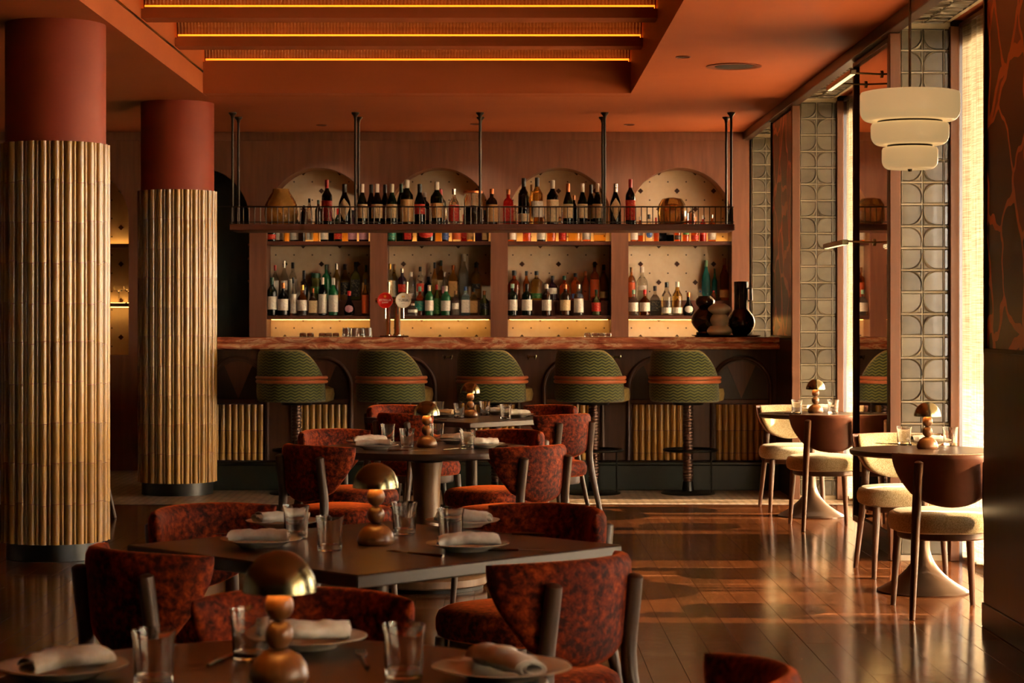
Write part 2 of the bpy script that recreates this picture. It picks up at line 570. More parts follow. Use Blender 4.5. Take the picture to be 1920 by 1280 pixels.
def block_mat():
    m, nt, b = base_mat('cast_glass_block')
    setp(b, Roughness=0.3, Specular_IOR_Level=0.45, Coat_Weight=0.15, Coat_Roughness=0.08, Transmission_Weight=0.0)
    v = coords(nt)
    oi = nd(nt, 'ShaderNodeObjectInfo')
    f = math_(nt, 'MULTIPLY_ADD', noise(nt, v, 14, 2), 0.6, math_(nt, 'MULTIPLY', oi.outputs['Random'], 0.4))
    nt.links.new(ramp(nt, f, [(0.25, lin('#4A4336')), (0.75, lin('#686050'))]), b.inputs['Base Color'])
    return m
BLOCK = block_mat()
GROUT = plain('pale_grout', '#C9BBA0', rough=0.7)
MIRROR = plain('mirror_silver', '#CDB9A4', rough=0.015, metal=1.0)
OPAL = plain('cream_opal_glass', '#E8D6AE', rough=0.22, spec=0.5, Subsurface_Weight=0.25, Subsurface_Radius=(0.05,0.04,0.02), Emission_Color=lin('#FFCF8A'), Emission_Strength=0.3)
PORCELAIN = plain('ivory_porcelain', '#E6DCCB', '#DCD0BC', rough=0.22, scale=12)
NAPKIN = plain('white_linen_napkin', '#EEE8DD', '#E2DACC', rough=0.85, scale=60, bmp=0.15)
TUMBLER = glass('clear_tumbler_glass')
RIBBROWN = plain('ribbed_brown_metal', '#4A3024', rough=0.35, metal=0.4)

# ------------------------------------------------------------------ the street outside
out_ground = MB().box(2.85, 60, -40, 60, -0.3, -0.02)
obj('ground_outside', out_ground, plain('pale_paving', '#B9AB94', '#A89A84', rough=0.8, scale=0.6), kind='structure', angle=0)
canopy = MB().box(2.85, 7.6, -6, 24, 3.32, 3.46)  # unseen canopy added to keep the sun off the upper curtains
obj('shade_canopy', canopy, plain('shade_canopy_render', '#8A6A4E', rough=0.7), kind='structure', angle=0)

# ------------------------------------------------------------------ room shell
XW, XP = 2.62, 2.30         # window plane, pier face
YB = 19.30                  # back wall face
ZC = 3.14                   # ceiling
XL = -7.5; YF = -2.0
CX0, CX1, CYA, CYB = -2.31, 0.985, 10.55, 16.2   # ceiling recess

slab = MB().box(XL-0.2, 2.85, YF-0.2, YB+0.6, -0.14, -0.022)
floor = obj('floor', slab, plain('floor_screed', '#1A0E08', rough=0.9), kind='structure', angle=0)
# planks: the ones the photograph shows are parts, each on its own
PW = 0.145
random.seed(3)
cols = list(range(-22, 19))
def plank_mesh(w, l):
    return MB().cbox(-w/2+0.0004, w/2-0.0004, 0.0005, l-0.0005, -0.022, 0.0, 0.0012).mesh('plank', 0)
meshes = {}
n = 0
for ci in cols:
    x = (ci + 0.5) * PW
    y = 7.1 - round(random.random()*1.8, 1)
    while y < 15.74:
        l = 1.8
        y0 = max(y, 7.1); y1 = min(y + l, 15.74)
        L = round(y1 - y0, 3)
        if L > 0.05:
            k = L
            if k not in meshes:
                meshes[k] = plank_mesh(PW, L)
            obj('plank', meshes[k], PLANK, floor, loc=(x, y0, 0))
            n += 1
        y += l
rest = MB()
for ci in range(-52, 20):
    x = (ci + 0.5) * PW
    rngs = ((YF-0.2, 7.1),) if ci in cols else ((YF-0.2, 15.74),)
    for a, bb in rngs:
        y = a - random.random()*1.2
        while y < bb:
            y0, y1 = max(y, a), min(y+1.4, bb)
            if y1 - y0 > 0.02 and x < 2.8:
                rest.cbox(x-PW/2+0.0008, x+PW/2-0.0008, y0+0.001, y1-0.001, -0.022, 0, 0.0018)
            y += 1.4
obj('plank_field', rest, PLANK, floor, kind='stuff', angle=0)
mos = MB().box(XL, 2.75, 15.74, YB+0.4, -0.022, 0.001)
obj('mosaic_strip', mos, MOSAIC, floor, angle=0)
edge = MB().box(XL, 2.75, 15.715, 15.745, -0.022, 0.002)
obj('threshold_strip', edge, plain('dark_threshold', '#1C120C', rough=0.4), floor, angle=0)

# ceiling with the recess
c = MB()
c.box(XL, CX0, YF, YB+0.6, ZC, ZC+0.12)
c.box(CX1, 2.85, YF, YB+0.6, ZC, ZC+0.12)
c.box(CX0, CX1, YF, CYA, ZC, ZC+0.12)
c.box(CX0, CX1, CYB, YB+0.6, ZC, ZC+0.12)
ceiling = obj('ceiling', c, CEIL, kind='structure', angle=0)
c = MB()
c.box(CX0-0.1, CX0, CYA, CYB, ZC+0.12, 3.95)
c.box(CX1, CX1+0.1, CYA, CYB, ZC+0.12, 3.95)
c.box(CX0-0.1, CX1+0.1, CYA-0.1, CYA, ZC+0.12, 3.95)
c.box(CX0-0.1, CX1+0.1, CYB, CYB+0.1, ZC+0.12, 3.95)
c.box(CX0-0.1, CX1+0.1, CYA-0.1, CYB+0.1, 3.95, 4.0)
obj('recess_side', c, CEIL, ceiling, angle=0)
gap = MB().box(CX0-0.001, CX0+0.004, CYA, CYB, 3.30, 3.315)
obj('shadow_gap', gap, BLACKM, ceiling, angle=0)  # solid black strip standing in for the shade of a gap
FLUTE = plain('fluted_bronze_panel', '#6A4028', '#784A30', rough=0.42, scale=8)
ledge_pos = [16.06, 14.69, 13.32, 11.95]
for i, ly in enumerate(ledge_pos):
    b_ = MB()
    y1 = CYB if i == 0 else ly + 0.16
    z0 = 3.142 if i == 0 else 3.325
    b_.box(CX0, CX1, ly-0.045, y1, z0, 3.385)
    obj('beam', b_, CEIL, ceiling, angle=0)
    lip = MB().box(CX0+0.02, CX1-0.02, ly-0.045, ly-0.037, 3.385, 3.395)
    obj('ledge_lip', lip, CEIL, ceiling, angle=0)
    led = MB().box(CX0+0.01, CX1-0.01, ly+0.030, ly+0.040, 3.386, 3.418)
    obj('led_strip', led, LEDAMBER, ceiling, angle=0)
    al = bpy.data.lights.new('cove_light', 'AREA'); al.shape = 'RECTANGLE'; al.size = 3.2; al.size_y = 0.02
    al.energy = 1.6; al.color = (1.0, 0.36, 0.06)
    ao = bpy.data.objects.new('cove_light', al); COL.objects.link(ao)
    ao.location = ((CX0+CX1)/2, ly-0.005, 3.40); ao.rotation_euler = (radians(155), 0, 0)
    # fluted quarter vault rising from the ledge toward the room
    nf = 140
    prof = []
    for j in range(9):
        t = j/8
        a = t*pi/2*0.98
        prof.append((ly + 0.06 - 0.80*(1-cos(a)), 3.39 + 0.42*sin(a)))
    W = CX1 - CX0
    def fl(u, v):
        t = v*8; j = min(int(t), 7); s = t-j
        y = prof[j][0]*(1-s)+prof[j+1][0]*s; z = prof[j][1]*(1-s)+prof[j+1][1]*s
        ph = (u*nf) % 1.0
        d = 0.010*(1-abs(2*ph-1))
        return (CX0 + u*W, y - d, z - d*0.3)
    g = MB(); g.grid(fl, nf*4, 8)
    obj('fluted_vault', g, FLUTE, ceiling, kind='stuff', angle=0)
    if i:   # soffit strip behind the beam, so that the vault in front ends on it
        s_ = MB().box(CX0, CX1, ly+0.06, ly+0.16, 3.385, 3.92)
        obj('beam_back', s_, CEIL, ceiling, angle=0)

# round fittings in the ceiling
def ceil_disc(px, py, r, name, label, cat, group=None):
    Y = F*(ZC-CAMH)/(599-py); X = atx(px, Y)
    t = thing(name, label, cat, (X, Y, ZC), 0, group)
    m = MB().lathe([(0,-0.003),(r*0.82,-0.003),(r*0.86,-0.008),(r,-0.006),(r,0.0),(0,0)], 32)
    obj('ring', m, plain(name+'_ring', '#7A361C', rough=0.5), t)
    m = MB().lathe([(0,-0.0045),(r*0.7,-0.0045),(r*0.7,-0.001),(0,-0.001)], 24)
    obj('insert', m, plain(name+'_insert', '#1E0E08', rough=0.6), t)
    if name == 'downlight' and Y > 17:      # spot added in a dark fitting to brighten the bottle wall
        sp_ = bpy.data.lights.new('bottle_wall_fill', 'SPOT'); sp_.energy = 26.0; sp_.color = (1.0, 0.76, 0.48)
        sp_.spot_size = radians(80); sp_.spot_blend = 0.8; sp_.shadow_soft_size = 0.04
        s_ = bpy.data.objects.new('bottle_wall_fill', sp_); COL.objects.link(s_)
        s_.location = (X, Y, ZC-0.012)
        s_.rotation_euler = (Vector((X, Y, ZC)) - Vector((X, 19.6, 1.5))).to_track_quat('Z', 'Y').to_euler()
ceil_disc(603, 234, 0.05, 'downlight', 'small dark downlight in the ceiling above the first lit niche', 'downlight')
ceil_disc(892, 232, 0.05, 'downlight', 'small dark downlight in the ceiling right above the hanging shelf middle rod', 'downlight')
ceil_disc(1180, 233, 0.05, 'downlight', 'small dark downlight in the ceiling above the rightmost lit niche', 'downlight')
ceil_disc(1281, 106, 0.05, 'downlight', 'small dark downlight in the ceiling beside the large round speaker grille', 'downlight')
ceil_disc(1376, 124, 0.19, 'ceiling_speaker', 'large flush round speaker grille in the terracotta ceiling', 'speaker')

# back wall with six arched openings
NP = 1.1195; NC = [-1.714 + NP*k for k in range(-2, 4)]; NR = 0.48; ZS = 2.33; ZN = 1.07
YN = 19.66
w = MB()
xs = [XL] + [x for cx in NC for x in (cx-NR, cx+NR)] + [2.287]
for k in range(0, len(xs), 2):
    w.box(xs[k], xs[k+1], YB, YN, 0, ZC)
Rxz = Matrix(((1,0,0,0),(0,0,1,0),(0,1,0,0),(0,0,0,1)))   # prism z -> world y, prism y -> world z
for k, cx in enumerate(NC):
    na = 28
    poly = [(cx + NR*cos(pi - pi*i/na), ZS + NR*sin(pi*i/na)) for i in range(na+1)]
    poly = poly + [(cx+NR, ZC), (cx-NR, ZC)]
    w.prism(poly, YB, YN, 0, Rxz)
    if k != 1:
        w.box(cx-NR, cx+NR, YB, YN, 0, ZN)
w.box(XL, 2.3, YN, YN+0.1, 0, ZC)
wall_back = obj('wall_back', w, WALLWOOD, kind='structure', angle=30)
w = MB()
w.cbox(XL, 2.286, YB-0.014, YB-0.001, 3.06, ZC-0.002, 0.002)
obj('trim_1', w, WALLWOOD, kind='structure', angle=0)
for k, cx in enumerate(NC):
    if k == 1:
        m = MB().box(cx-NR-0.02, cx+NR+0.02, YB+0.22, YB+0.25, 0, 2.9)
        d = obj('door_1', m, plain('blackish_green_door', '#0D1712', '#111D17', rough=0.5, scale=2), kind='structure', angle=0)
        for zz in (2.10, 1.97, 1.76):
            m = MB().lathe([(0,0.0),(0.012,0.0),(0.012,0.008),(0,0.014)], 12, M=Matrix.Rotation(radians(90), 4, 'X'))
            obj('stud', m, CHROME, d, loc=(cx+NR-0.03, YB+0.22, zz))
        continue
    m = MB().box(cx-NR-0.02, cx+NR+0.02, YN-0.012, YN-0.002, ZN, 2.85)
    panel = obj('niche_panel', m, STONE, wall_back, angle=0)
    il = MB()
    z0 = zat(495, YN); st = 0.1725
    def dia(x, z, r):
        if (z > ZS and (x-cx)**2 + (z-ZS)**2 > (NR+0.01)**2) or abs(x-cx) > NR - 0.3*r or z < ZN: return
        il.prism([(x-r,z),(x,z-r),(x+r,z),(x,z+r)], YN-0.016, YN-0.010, 0, Rxz)
    for mrow in range(-6, 7):
        zz = z0 + mrow*st
        off = 0 if mrow % 2 == 0 else st
        for j in range(-3, 4):
            dia(cx + off + j*2*st, zz, 0.026)
        for j in range(-7, 8):
            dia(cx + st/2 + j*st, zz + st/2, 0.0085)
    obj('inlay', il, INLAY, panel, kind='stuff', angle=0)
    # shelves
    zsh = (2.105, 1.555) if k == 0 else (2.128, 1.437)
    for q, zz in enumerate(zsh):
        m = MB().cbox(cx-NR+0.001, cx+NR-0.001, YB+0.03, YN-0.014, zz-0.036, zz, 0.003)
        sh = obj('niche_shelf', m, SHELFWOOD, wall_back, angle=0)
        m = MB().box(cx-NR+0.02, cx+NR-0.02, YN-0.105, YN-0.09, zz-0.04, zz-0.0362)
        if q == 1: obj('led_strip', m, LEDWARM, sh, angle=0)
        if q == 0 or k == 0:
            m = MB().box(cx-NR+0.02, cx+NR-0.02, YN-0.062, YN-0.05, zz+0.0002, zz+0.004)
            obj('led_strip', m, LEDWARM, sh, angle=0)
        if q == 1 and k > 1:
            m = MB().cbox(cx-NR+0.002, cx+NR-0.002, YB+0.19, YN-0.04, zz+0.001, 1.58, 0.003)
            obj('bottle_riser', m, SHELFWOOD, sh, angle=0)

# left, front walls
obj('wall_left', MB().box(XL-0.1, XL, YF, YB+0.6, 0, ZC), DARKWOOD, kind='structure', angle=0)
obj('wall_front', MB().box(XL, 2.85, YF-0.1, YF, 0, ZC), DARKWOOD, kind='structure', angle=0)

# right wall: piers between windows
PIERS = [(YF, 1.2), (3.9, 5.3), (8.0, 9.5), (12.1, 13.5), (16.19, 17.6), (19.3, 19.9)]
w = MB()
for a, bb in PIERS:
    w.box(XP, 2.85, a, bb, 0, ZC)
w.box(2.72, 2.85, YF, YB+0.6, 3.04, ZC)
wall_right = obj('wall_right', w, DARKWOOD, kind='structure', angle=0)
m = MB().cbox(2.225, XP, YF, YB-0.001, 3.065, ZC-0.001, 0.004)
obj('trim_2', m, DARKWOOD, kind='structure', angle=0)
m = MB().cbox(2.188, 2.299, 7.8, 9.51, 0, 0.1095, 0.004)
obj('baseboard_right', m, DARKWOOD, kind='structure', angle=0)

# one cast glass block: a pillowed square with ridges running into one corner
def block_mesh():
    S = 0.122; m = MB()
    P3 = lambda u, v, h: ((u-0.5)*S, -h, (v-0.5)*S)
    def ring(o0, h0, o1, h1):
        q = [(o0,o0),(1-o0,o0),(1-o0,1-o0),(o0,1-o0)]; r = [(o1,o1),(1-o1,o1),(1-o1,1-o1),(o1,1-o1)]
        m.add([P3(u,v,h0) for u,v in q]+[P3(u,v,h1) for u,v in r], [(i,(i+1)%4,4+(i+1)%4,4+i) for i in range(4)])
    ring(0.0, -0.004, 0.0, 0.005); ring(0.0, 0.005, 0.035, 0.006); ring(0.035, 0.006, 0.075, 0.0)
    m.add([P3(u,v,0.0) for u,v in ((.075,.075),(.925,.075),(.925,.925),(.075,.925))], [(0,1,2,3)])
    # a curved ridge across one corner: four blocks together show a star
    n_ = 6; A = []; 
    for k in range(n_+1):
        t = k/n_
        a_ = 0.80*t*t; b_ = 0.80*(1-t)*(1-t)
        A.append((1-a_, 1-b_))
    for off0, h0, off1, h1 in ((-0.045, 0.0005, 0.0, 0.0085), (0.0, 0.0085, 0.05, 0.003)):
        vs = []
        for u, v in A:
            vs.append(P3(min(1,u+off0), min(1,v+off0), h0)); vs.append(P3(min(1,u+off1), min(1,v+off1), h1))
        m.add(vs, [(2*k, 2*k+1, 2*k+3, 2*k+2) for k in range(n_)])
    return m.mesh('glass_block', 12)
BM = block_mesh(); BM.materials.append(BLOCK)
def blocks(parent, origin, du, dv, nrm, nu, nv, edgefrac=1.0):
    """A field of blocks; every other one is mirrored so that four corners make a star."""
    P = 0.1275
    du = Vector(du); dv = Vector(dv); nrm = Vector(nrm)
    for j in range(nv):
        for i in range(nu):
            fu = 1 if (i % 2 == 0) else -1
            fv = 1 if (j % 2 == 0) else -1
            wfrac = edgefrac if i == nu-1 else 1.0
            p = Vector(origin) + du*((i + 0.5*wfrac)*P) + dv*((j+0.5)*P)
            R = Matrix((( du.x*fu*wfrac, -nrm.x, dv.x*fv), (du.y*fu*wfrac, -nrm.y, dv.y*fv), (du.z*fu*wfrac, -nrm.z, dv.z*fv)))
            o = obj('glass_block', BM, None, parent)
            o.matrix_world = Matrix.Translation(p) @ R.to_4x4()

WINS = [(17.6, 19.3), (13.5, 16.19), (9.5, 12.1), (5.3, 8.0), (1.2, 3.9)]
random.seed(11)
for k, (ya, yb) in enumerate(WINS):
    fr = MB()
    fx0, fx1 = 2.70, 2.76
    for y in (ya, yb-0.05, (ya+yb)/2-0.02):
        fr.box(fx0, fx1, y, y+0.05, 0, 3.04)
    for z in (0.0, 2.99):
        fr.box(fx0, fx1, ya, yb, z, z+0.05)
    win = obj('window_%d' % (k+1), fr, TRIMWOOD, kind='structure', angle=0)
    for a, bb in ((ya+0.05, (ya+yb)/2-0.02), ((ya+yb)/2+0.03, yb-0.05)):
        obj('pane', MB().box(2.727, 2.731, a, bb, 0.05, 2.99), PANE, win, angle=0)
    if k < 3:
        # casing on the room corner, frame strip beside the glass, glass block lining
        if k: obj('casing', MB().cbox(2.245, 2.308, yb-0.03, yb+0.03, 0, 3.064, 0.004), TRIMWOOD, win, angle=0)
        obj('frame_strip', MB().cbox(2.592, 2.645, yb-0.05, yb-0.002, 0, 3.1, 0.004), TRIMWOOD, win, angle=0)
        obj('block_grout', MB().box(2.31, 2.60, yb-0.006, yb-0.002, 0, 3.14), GROUT, win, angle=0)
        blocks(win, (2.312, yb-0.009, 0.03), (1,0,0), (0,0,1), (0,-1,0), 3, 24, 0.25)
        nsof = int((yb-ya)/0.1275)
        obj('head_grout', MB().box(2.30, 2.60, ya+0.002, yb-0.002, 3.128, 3.132), GROUT, win, angle=0)
        blocks(win, (2.312, yb-0.012, 3.125), (1,0,0), (0,-1,0), (0,0,-1), 2, nsof)
    # linen panels hung in front of the glass with narrow slits between them
    cur = thing('curtain', ['slubbed cream linen curtain at the window beside the bar end', 'slubbed cream linen curtain at the middle window beyond the mirror pier', 'slubbed cream linen curtain at the window by the dark near pier', 'slubbed cream linen curtain at the window hidden behind the near pier', 'slubbed cream linen curtain at the window closest to the front wall'][k], 'curtain', (2.665, (ya+yb)/2, 0))
    npan = 7 if k else 5
    wd = (yb-ya-0.04)/npan
    for i in range(npan):
        g0 = random.choice((0.006, 0.02, 0.045)); yy = ya+0.02+i*wd - (ya+yb)/2
        ph = random.random()*6
        def fn(u, v, yy=yy, wd=wd, g0=g0, ph=ph):
            return (0.008*sin(u*2*pi*1.5+ph), yy + u*(wd-g0), 0.015 + v*3.08)
        g = MB(); g.grid(fn, 12, 1)
        obj('curtain_panel', g, (LINEN, LINEN, LINEN, LINEN_DIM, LINEN_HALF_DIM)[k], cur, angle=180)
    if k < 3:
        obj('curtain_rail', MB().box(-0.015, 0.015, ya-(ya+yb)/2+0.01, yb-(ya+yb)/2-0.01, 3.096, 3.118), TRIMWOOD, cur, angle=0)

# dressed piers: art panels, dado, mirror
def art_panel(ya, yb, face, label):
    t = thing('art_panel', label, 'artwork', (face, (ya+yb)/2, 1.26))
    h = (yb-ya)/2
    obj('inlay_sheet', MB().box(0.0, XP-face+0.0, -h+0.03, h-0.03, 0.01, 1.79), ART, t, angle=0)
    fr = MB()
    for a, bb in ((-h, -h+0.03), (h-0.03, h)):
        fr.cbox(-0.012, XP-face, a, bb, 0, 1.8, 0.003)
    fr.cbox(-0.012, XP-face, -h, h, -0.012, 0.01, 0.003)
    obj('frame', fr, BLACKM, t, angle=0, kind=None)
art_panel(8.0, 9.5, 2.205, 'tall inlaid panel of red and brown shapes on the near pier')
art_panel(16.24, 17.56, 2.27, 'tall inlaid panel of red and brown shapes beside the bar end')
dd = MB().cbox(2.196, 2.299, 7.99, 9.505, 0.11, 1.2478, 0.001)
obj('trim_3', dd, DARKWOOD, kind='structure', angle=0)
dd = MB().cbox(2.262, 2.299, 16.24, 17.56, 0.0, 1.245, 0.004)
obj('trim_4', dd, DARKWOOD, kind='structure', angle=0)
mt = thing('pier_mirror', 'tall dark framed mirror on the pier between the two window tables', 'mirror', (2.285, 12.85, 0))
obj('mirror_glass', MB().box(0, 0.006, -0.585, 0.585, 0.14, 3.03), MIRROR, mt, angle=0)
fr = MB()
for a, bb in ((-0.625, -0.585), (0.585, 0.625)):
    fr.cbox(-0.02, 0.014, a, bb, 0.10, 3.06, 0.003)
fr.cbox(-0.02, 0.014, -0.585, 0.585, 0.10, 0.14, 0.003); fr.cbox(-0.02, 0.014, -0.585, 0.585, 3.03, 3.06, 0.003)
obj('frame', fr, DARKWOOD, mt, angle=0)

def picture_light(y0, y1, z, arms, label):
    t = thing('picture_light', label, 'wall lamp', (XP-0.015, (y0+y1)/2, z))
    c0 = (y0+y1)/2
    obj('lamp_bar', MB().cbox(-0.215, -0.175, y0-c0, y1-c0, -0.016, 0.014, 0.004), BRASS, t, angle=0)
    obj('diffuser', MB().box(-0.208, -0.182, y0-c0+0.02, y1-c0-0.02, -0.0185, -0.0162), emit('lamp_diffuser', '#FFD9A0', 1.2), t, angle=0)
    for y in arms:
        obj('arm', MB().tube([(0.0,y-c0,0.0),(-0.19,y-c0,0.008)], 0.006, 8), BRASS, t)
        obj('wall_plate', MB().lathe([(0,0),(0.022,0),(0.022,0.008),(0,0.008)], 16, M=Matrix.Rotation(radians(-90),4,'Y')), BRASS, t, loc=(-0.001, y-c0, 0))
picture_light(12.40, 13.32, 2.88, (12.55, 13.10), 'brass picture light on two arms at the top of the pier mirror')
picture_light(12.70, 13.46, 1.875, (12.80,), 'brass bar lamp on one arm halfway up the pier mirror')

# tiled columns
def column(cx, cy, label):
    R = 0.292
    body = MB().lathe([(0,0.1),(R,0.1),(R,ZC),(0,ZC)], 64)
    col_ = obj('column', body, COLPAINT, loc=(cx, cy, 0), kind='structure', label=label)
    obj('column_base', MB().lathe([(0,0.001),(0.285,0.001),(0.285,0.1),(0,0.1)], 64), plain('black_column_base', '#0C0D0D', rough=0.35), col_)
    z0, z1 = 0.10, 2.432; nc = 10; ch = (z1-z0)/nc
    npair = 26; rw, rn = 0.0236, 0.0113
    def half_round(r, h):
        m = MB(); n_ = 6
        vs = []; fs = []
        for zz in (0.0012, h-0.0012):
            for i in range(n_+1):
                a = pi*i/n_
                vs.append((r*cos(a), -r*0.95*sin(a), zz))
        for i in range(n_):
            fs.append((i, i+1, n_+2+i, n_+1+i))
        fs.append(tuple(range(n_+1))); fs.append(tuple(range(n_+1, 2*n_+2)))
        m.add(vs, fs)
        return m
    mw = half_round(rw, ch).mesh('tile', 50); mw.materials.append(TILE)
    mn = half_round(rn, ch).mesh('tile', 50); mn.materials.append(TILE)
    toward = atan2(-cx, cy)   # turn the first rib to the camera
    stuff = MB()
    rr = random.Random(5)
    for i in range(npair*2):
        wide = i % 2 == 0
        a = 2*pi*(i//2)/npair + (0 if wide else 2*pi/npair*0.5) + toward*1.0
        ad = (2*pi*(i//2)/npair + (0 if wide else pi/npair) + pi) % (2*pi) - pi
        r0 = R + 0.0035
        cuts = [z0] + [z0 + j*ch + (rr.random()-0.5)*0.022 for j in range(1, nc)] + [z1]
        for j in range(nc):
            pos = (r0*sin(a), -r0*cos(a), cuts[j])
            if abs(ad) <= radians(97):
                obj('tile', mw if wide else mn, None, col_, loc=pos, rot=(0,0,a), scale=(1,1,(cuts[j+1]-cuts[j])/ch))
            else:
                M_ = Matrix.Translation(pos) @ Matrix.Rotation(a, 4, 'Z') @ Matrix.Diagonal((1,1,(cuts[j+1]-cuts[j])/ch,1))
                stuff.add(*(lambda q: (q.v, q.f))(half_round(rw if wide else rn, ch)), 0, M_)
    obj('tile_field', stuff, TILE, col_, kind='stuff', angle=50)
    return col_
column(-2.64, 12.28, 'rust red column clad in ochre bamboo tiles, the larger nearer one')
column(-2.62, 16.75, 'rust red column clad in ochre bamboo tiles, at the left bar end')
# ------------------------------------------------------------------ the bar
BX0, BX1 = -2.75, 2.262
YBF, YPL = 17.20, 17.05
bar = thing('bar_counter', 'long wooden bar counter with arched front panels, ochre tiles and dark plinth', 'bar counter', (0, 0, 0))
obj('body', MB().cbox(BX0, BX1, YBF, 17.66, 0.235, 1.1525, 0.004), BARWOOD, bar, angle=0)
pl = MB().cbox(BX0, BX1, YPL, 17.60, 0.002, 0.205, 0.003)
obj('plinth', pl, DARKGREEN, bar, angle=0)
obj('plinth_ledge', MB().cbox(BX0, BX1, YPL-0.02, 17.6, 0.207, 0.234, 0.006), DARKGREEN, bar, angle=0)
arch_px = [1390, 1233, 1075, 918, 761, 604, 447]
ARX = [atx(p, YBF) for p in arch_px]
AR = 0.242; AZ = 0.845
MOTIF = wood('dark_motif_veneer', '#241610', '#33211A', None, 'z', 2.0, rough=0.4)
WEDGE = wood('lighter_wedge_veneer', '#4E2C20', '#6A4030', None, 'z', 2.0, rough=0.4)
tile_pr = 0.0262
def tube_tile(h):
    m = MB(); vs = []; fs = []; n_ = 6
    for zz in (0.001, h-0.001):
        for i in range(n_+1):
            a = pi*i/n_
            vs.append((tile_pr*0.97*cos(a), -tile_pr*0.9*sin(a), zz))
    for i in range(n_): fs.append((i, i+1, n_+2+i, n_+1+i))
    fs.append(tuple(range(n_+1))); fs.append(tuple(range(n_+1, 2*n_+2)))
    m.add(vs, fs); me = m.mesh('tile', 50); me.materials.append(TILE); return me
tm = [tube_tile(0.215), tube_tile(0.185), tube_tile(0.06)]
for cx in ARX:
    pts = [(cx-AR, YBF-0.012, 0.24), (cx-AR, YBF-0.012, 0.5)] + [(cx-AR*cos(pi*i/20), YBF-0.012, AZ+AR*sin(pi*i/20)) for i in range(21)] + [(cx+AR, YBF-0.012, 0.5), (cx+AR, YBF-0.012, 0.24)]
    obj('arch_moulding', MB().tube(pts, 0.016, 8), BARWOOD, bar)
    r = AR-0.03
    poly = [(cx-r, 0.745)] + [(cx-r*cos(pi*i/20), AZ+r*sin(pi*i/20)) for i in range(21)] + [(cx+r, 0.745)]
    obj('arch_panel', MB().prism(poly, YBF-0.006, YBF-0.001, 0, Rxz), MOTIF, bar, angle=0)
    poly = [(cx, 0.75), (cx+0.115, AZ+0.175), (cx+0.06, AZ+0.203), (cx, AZ+0.212), (cx-0.06, AZ+0.203), (cx-0.115, AZ+0.175)]
    obj('wedge_inlay', MB().prism(poly, YBF-0.010, YBF-0.0062, 0, Rxz), WEDGE, bar, angle=0)
    obj('arch_rail', MB().cbox(cx-AR+0.016, cx+AR-0.016, YBF-0.016, YBF-0.001, 0.705, 0.742, 0.004), BARWOOD, bar, angle=0)
    for i in range(8):
        x = cx + (i-3.5)*2*tile_pr
        for j, z in ((0, 0.485), (1, 0.299), (2, 0.238)):
            obj('tile', tm[j], None, bar, loc=(x, YBF-0.001, z))
top = MB()
prof = [(17.05,1.153),(17.012,1.158),(16.998,1.172),(16.998,1.188),(17.01,1.202),(17.03,1.207),(17.03,1.214),(17.018,1.22),(17.012,1.236),(17.02,1.25),(17.032,1.256),(17.70,1.256),(17.70,1.153)]
Ryz = Matrix(((0,0,1,0),(1,0,0,0),(0,1,0,0),(0,0,0,1)))
top.prism(prof, BX0-0.03, 2.269, 0, Ryz)
obj('marble_worktop', top, MARBLE, label='long red veined marble bar top with a moulded double edge', cat='counter top', angle=25)
# bag hooks between the arches
for i, px in enumerate((1312, 1155, 997, 840, 682, 525)):
    x = atx(px, YBF)
    h = thing('bag_hook', ['brass double bag hook under the bar top, first from the window end', 'brass double bag hook under the bar top, second from the window end', 'brass double bag hook under the bar top, third from the window end', 'brass double bag hook under the bar top, fourth from the window end', 'brass double bag hook under the bar top, fifth from the window end', 'brass double bag hook under the bar top, at the column end'][i], 'hook', (x, YBF-0.001, 1.09), 0, 'bag hooks under the bar')
    obj('back_plate', MB().cbox(-0.03, 0.03, -0.006, 0, -0.01, 0.012, 0.002), BRASS, h, angle=0)
    for s in (-1, 1):
        obj('hook_arm', MB().tube([(s*0.02, -0.005, 0.004), (s*0.024, -0.035, 0.0), (s*0.03, -0.05, -0.018), (s*0.036, -0.055, 0.004), (s*0.036, -0.05, 0.018)], 0.0045, 6), BRASS, h)
obj('back_counter', MB().cbox(-2.2, 2.22, 18.78, 19.29, 0.002, 0.92, 0.006), DARKWOOD, label='low dark wooden work counter behind the bar', cat='counter', angle=0)

# hanging bottle shelf
HX0, HX1, HY0, HY1 = atx(430, 17.4), atx(1378, 17.4), 17.40, 17.93
HZ = 2.200
hs = thing('hanging_shelf', 'long wooden bottle shelf with metal railing hung on rods above the bar', 'shelf', (0, 0, 0))
obj('board', MB().cbox(HX0, HX1, HY0, HY1, 2.147, HZ, 0.005), SHELFWOOD, hs, angle=0)
RZ = zat(387.5, 17.4)
rail = MB().tube([(HX0-0.1, HY0+0.012, RZ), (HX1-0.01, HY0+0.012, RZ), (HX1-0.01, HY1-0.012, RZ)], 0.006, 8)
obj('top_rail', rail, STEEL, hs)
obj('bottom_rail', MB().box(HX0, HX1-0.004, HY0+0.007, HY0+0.017, HZ+0.012, HZ+0.020), STEEL, hs, angle=0)
bal = MB().tube([(0,0,0),(0,0,RZ-HZ-0.003)], 0.0042, 6).mesh('baluster', 40); bal.materials.append(STEEL)
nb = 88
for i in range(nb+1):
    obj('baluster', bal, None, hs, loc=(HX0+0.02+(HX1-HX0-0.04)*i/nb, HY0+0.012, HZ))
for i in range(8):
    obj('baluster', bal, None, hs, loc=(HX1-0.01, HY0+0.07+i*0.055, HZ))
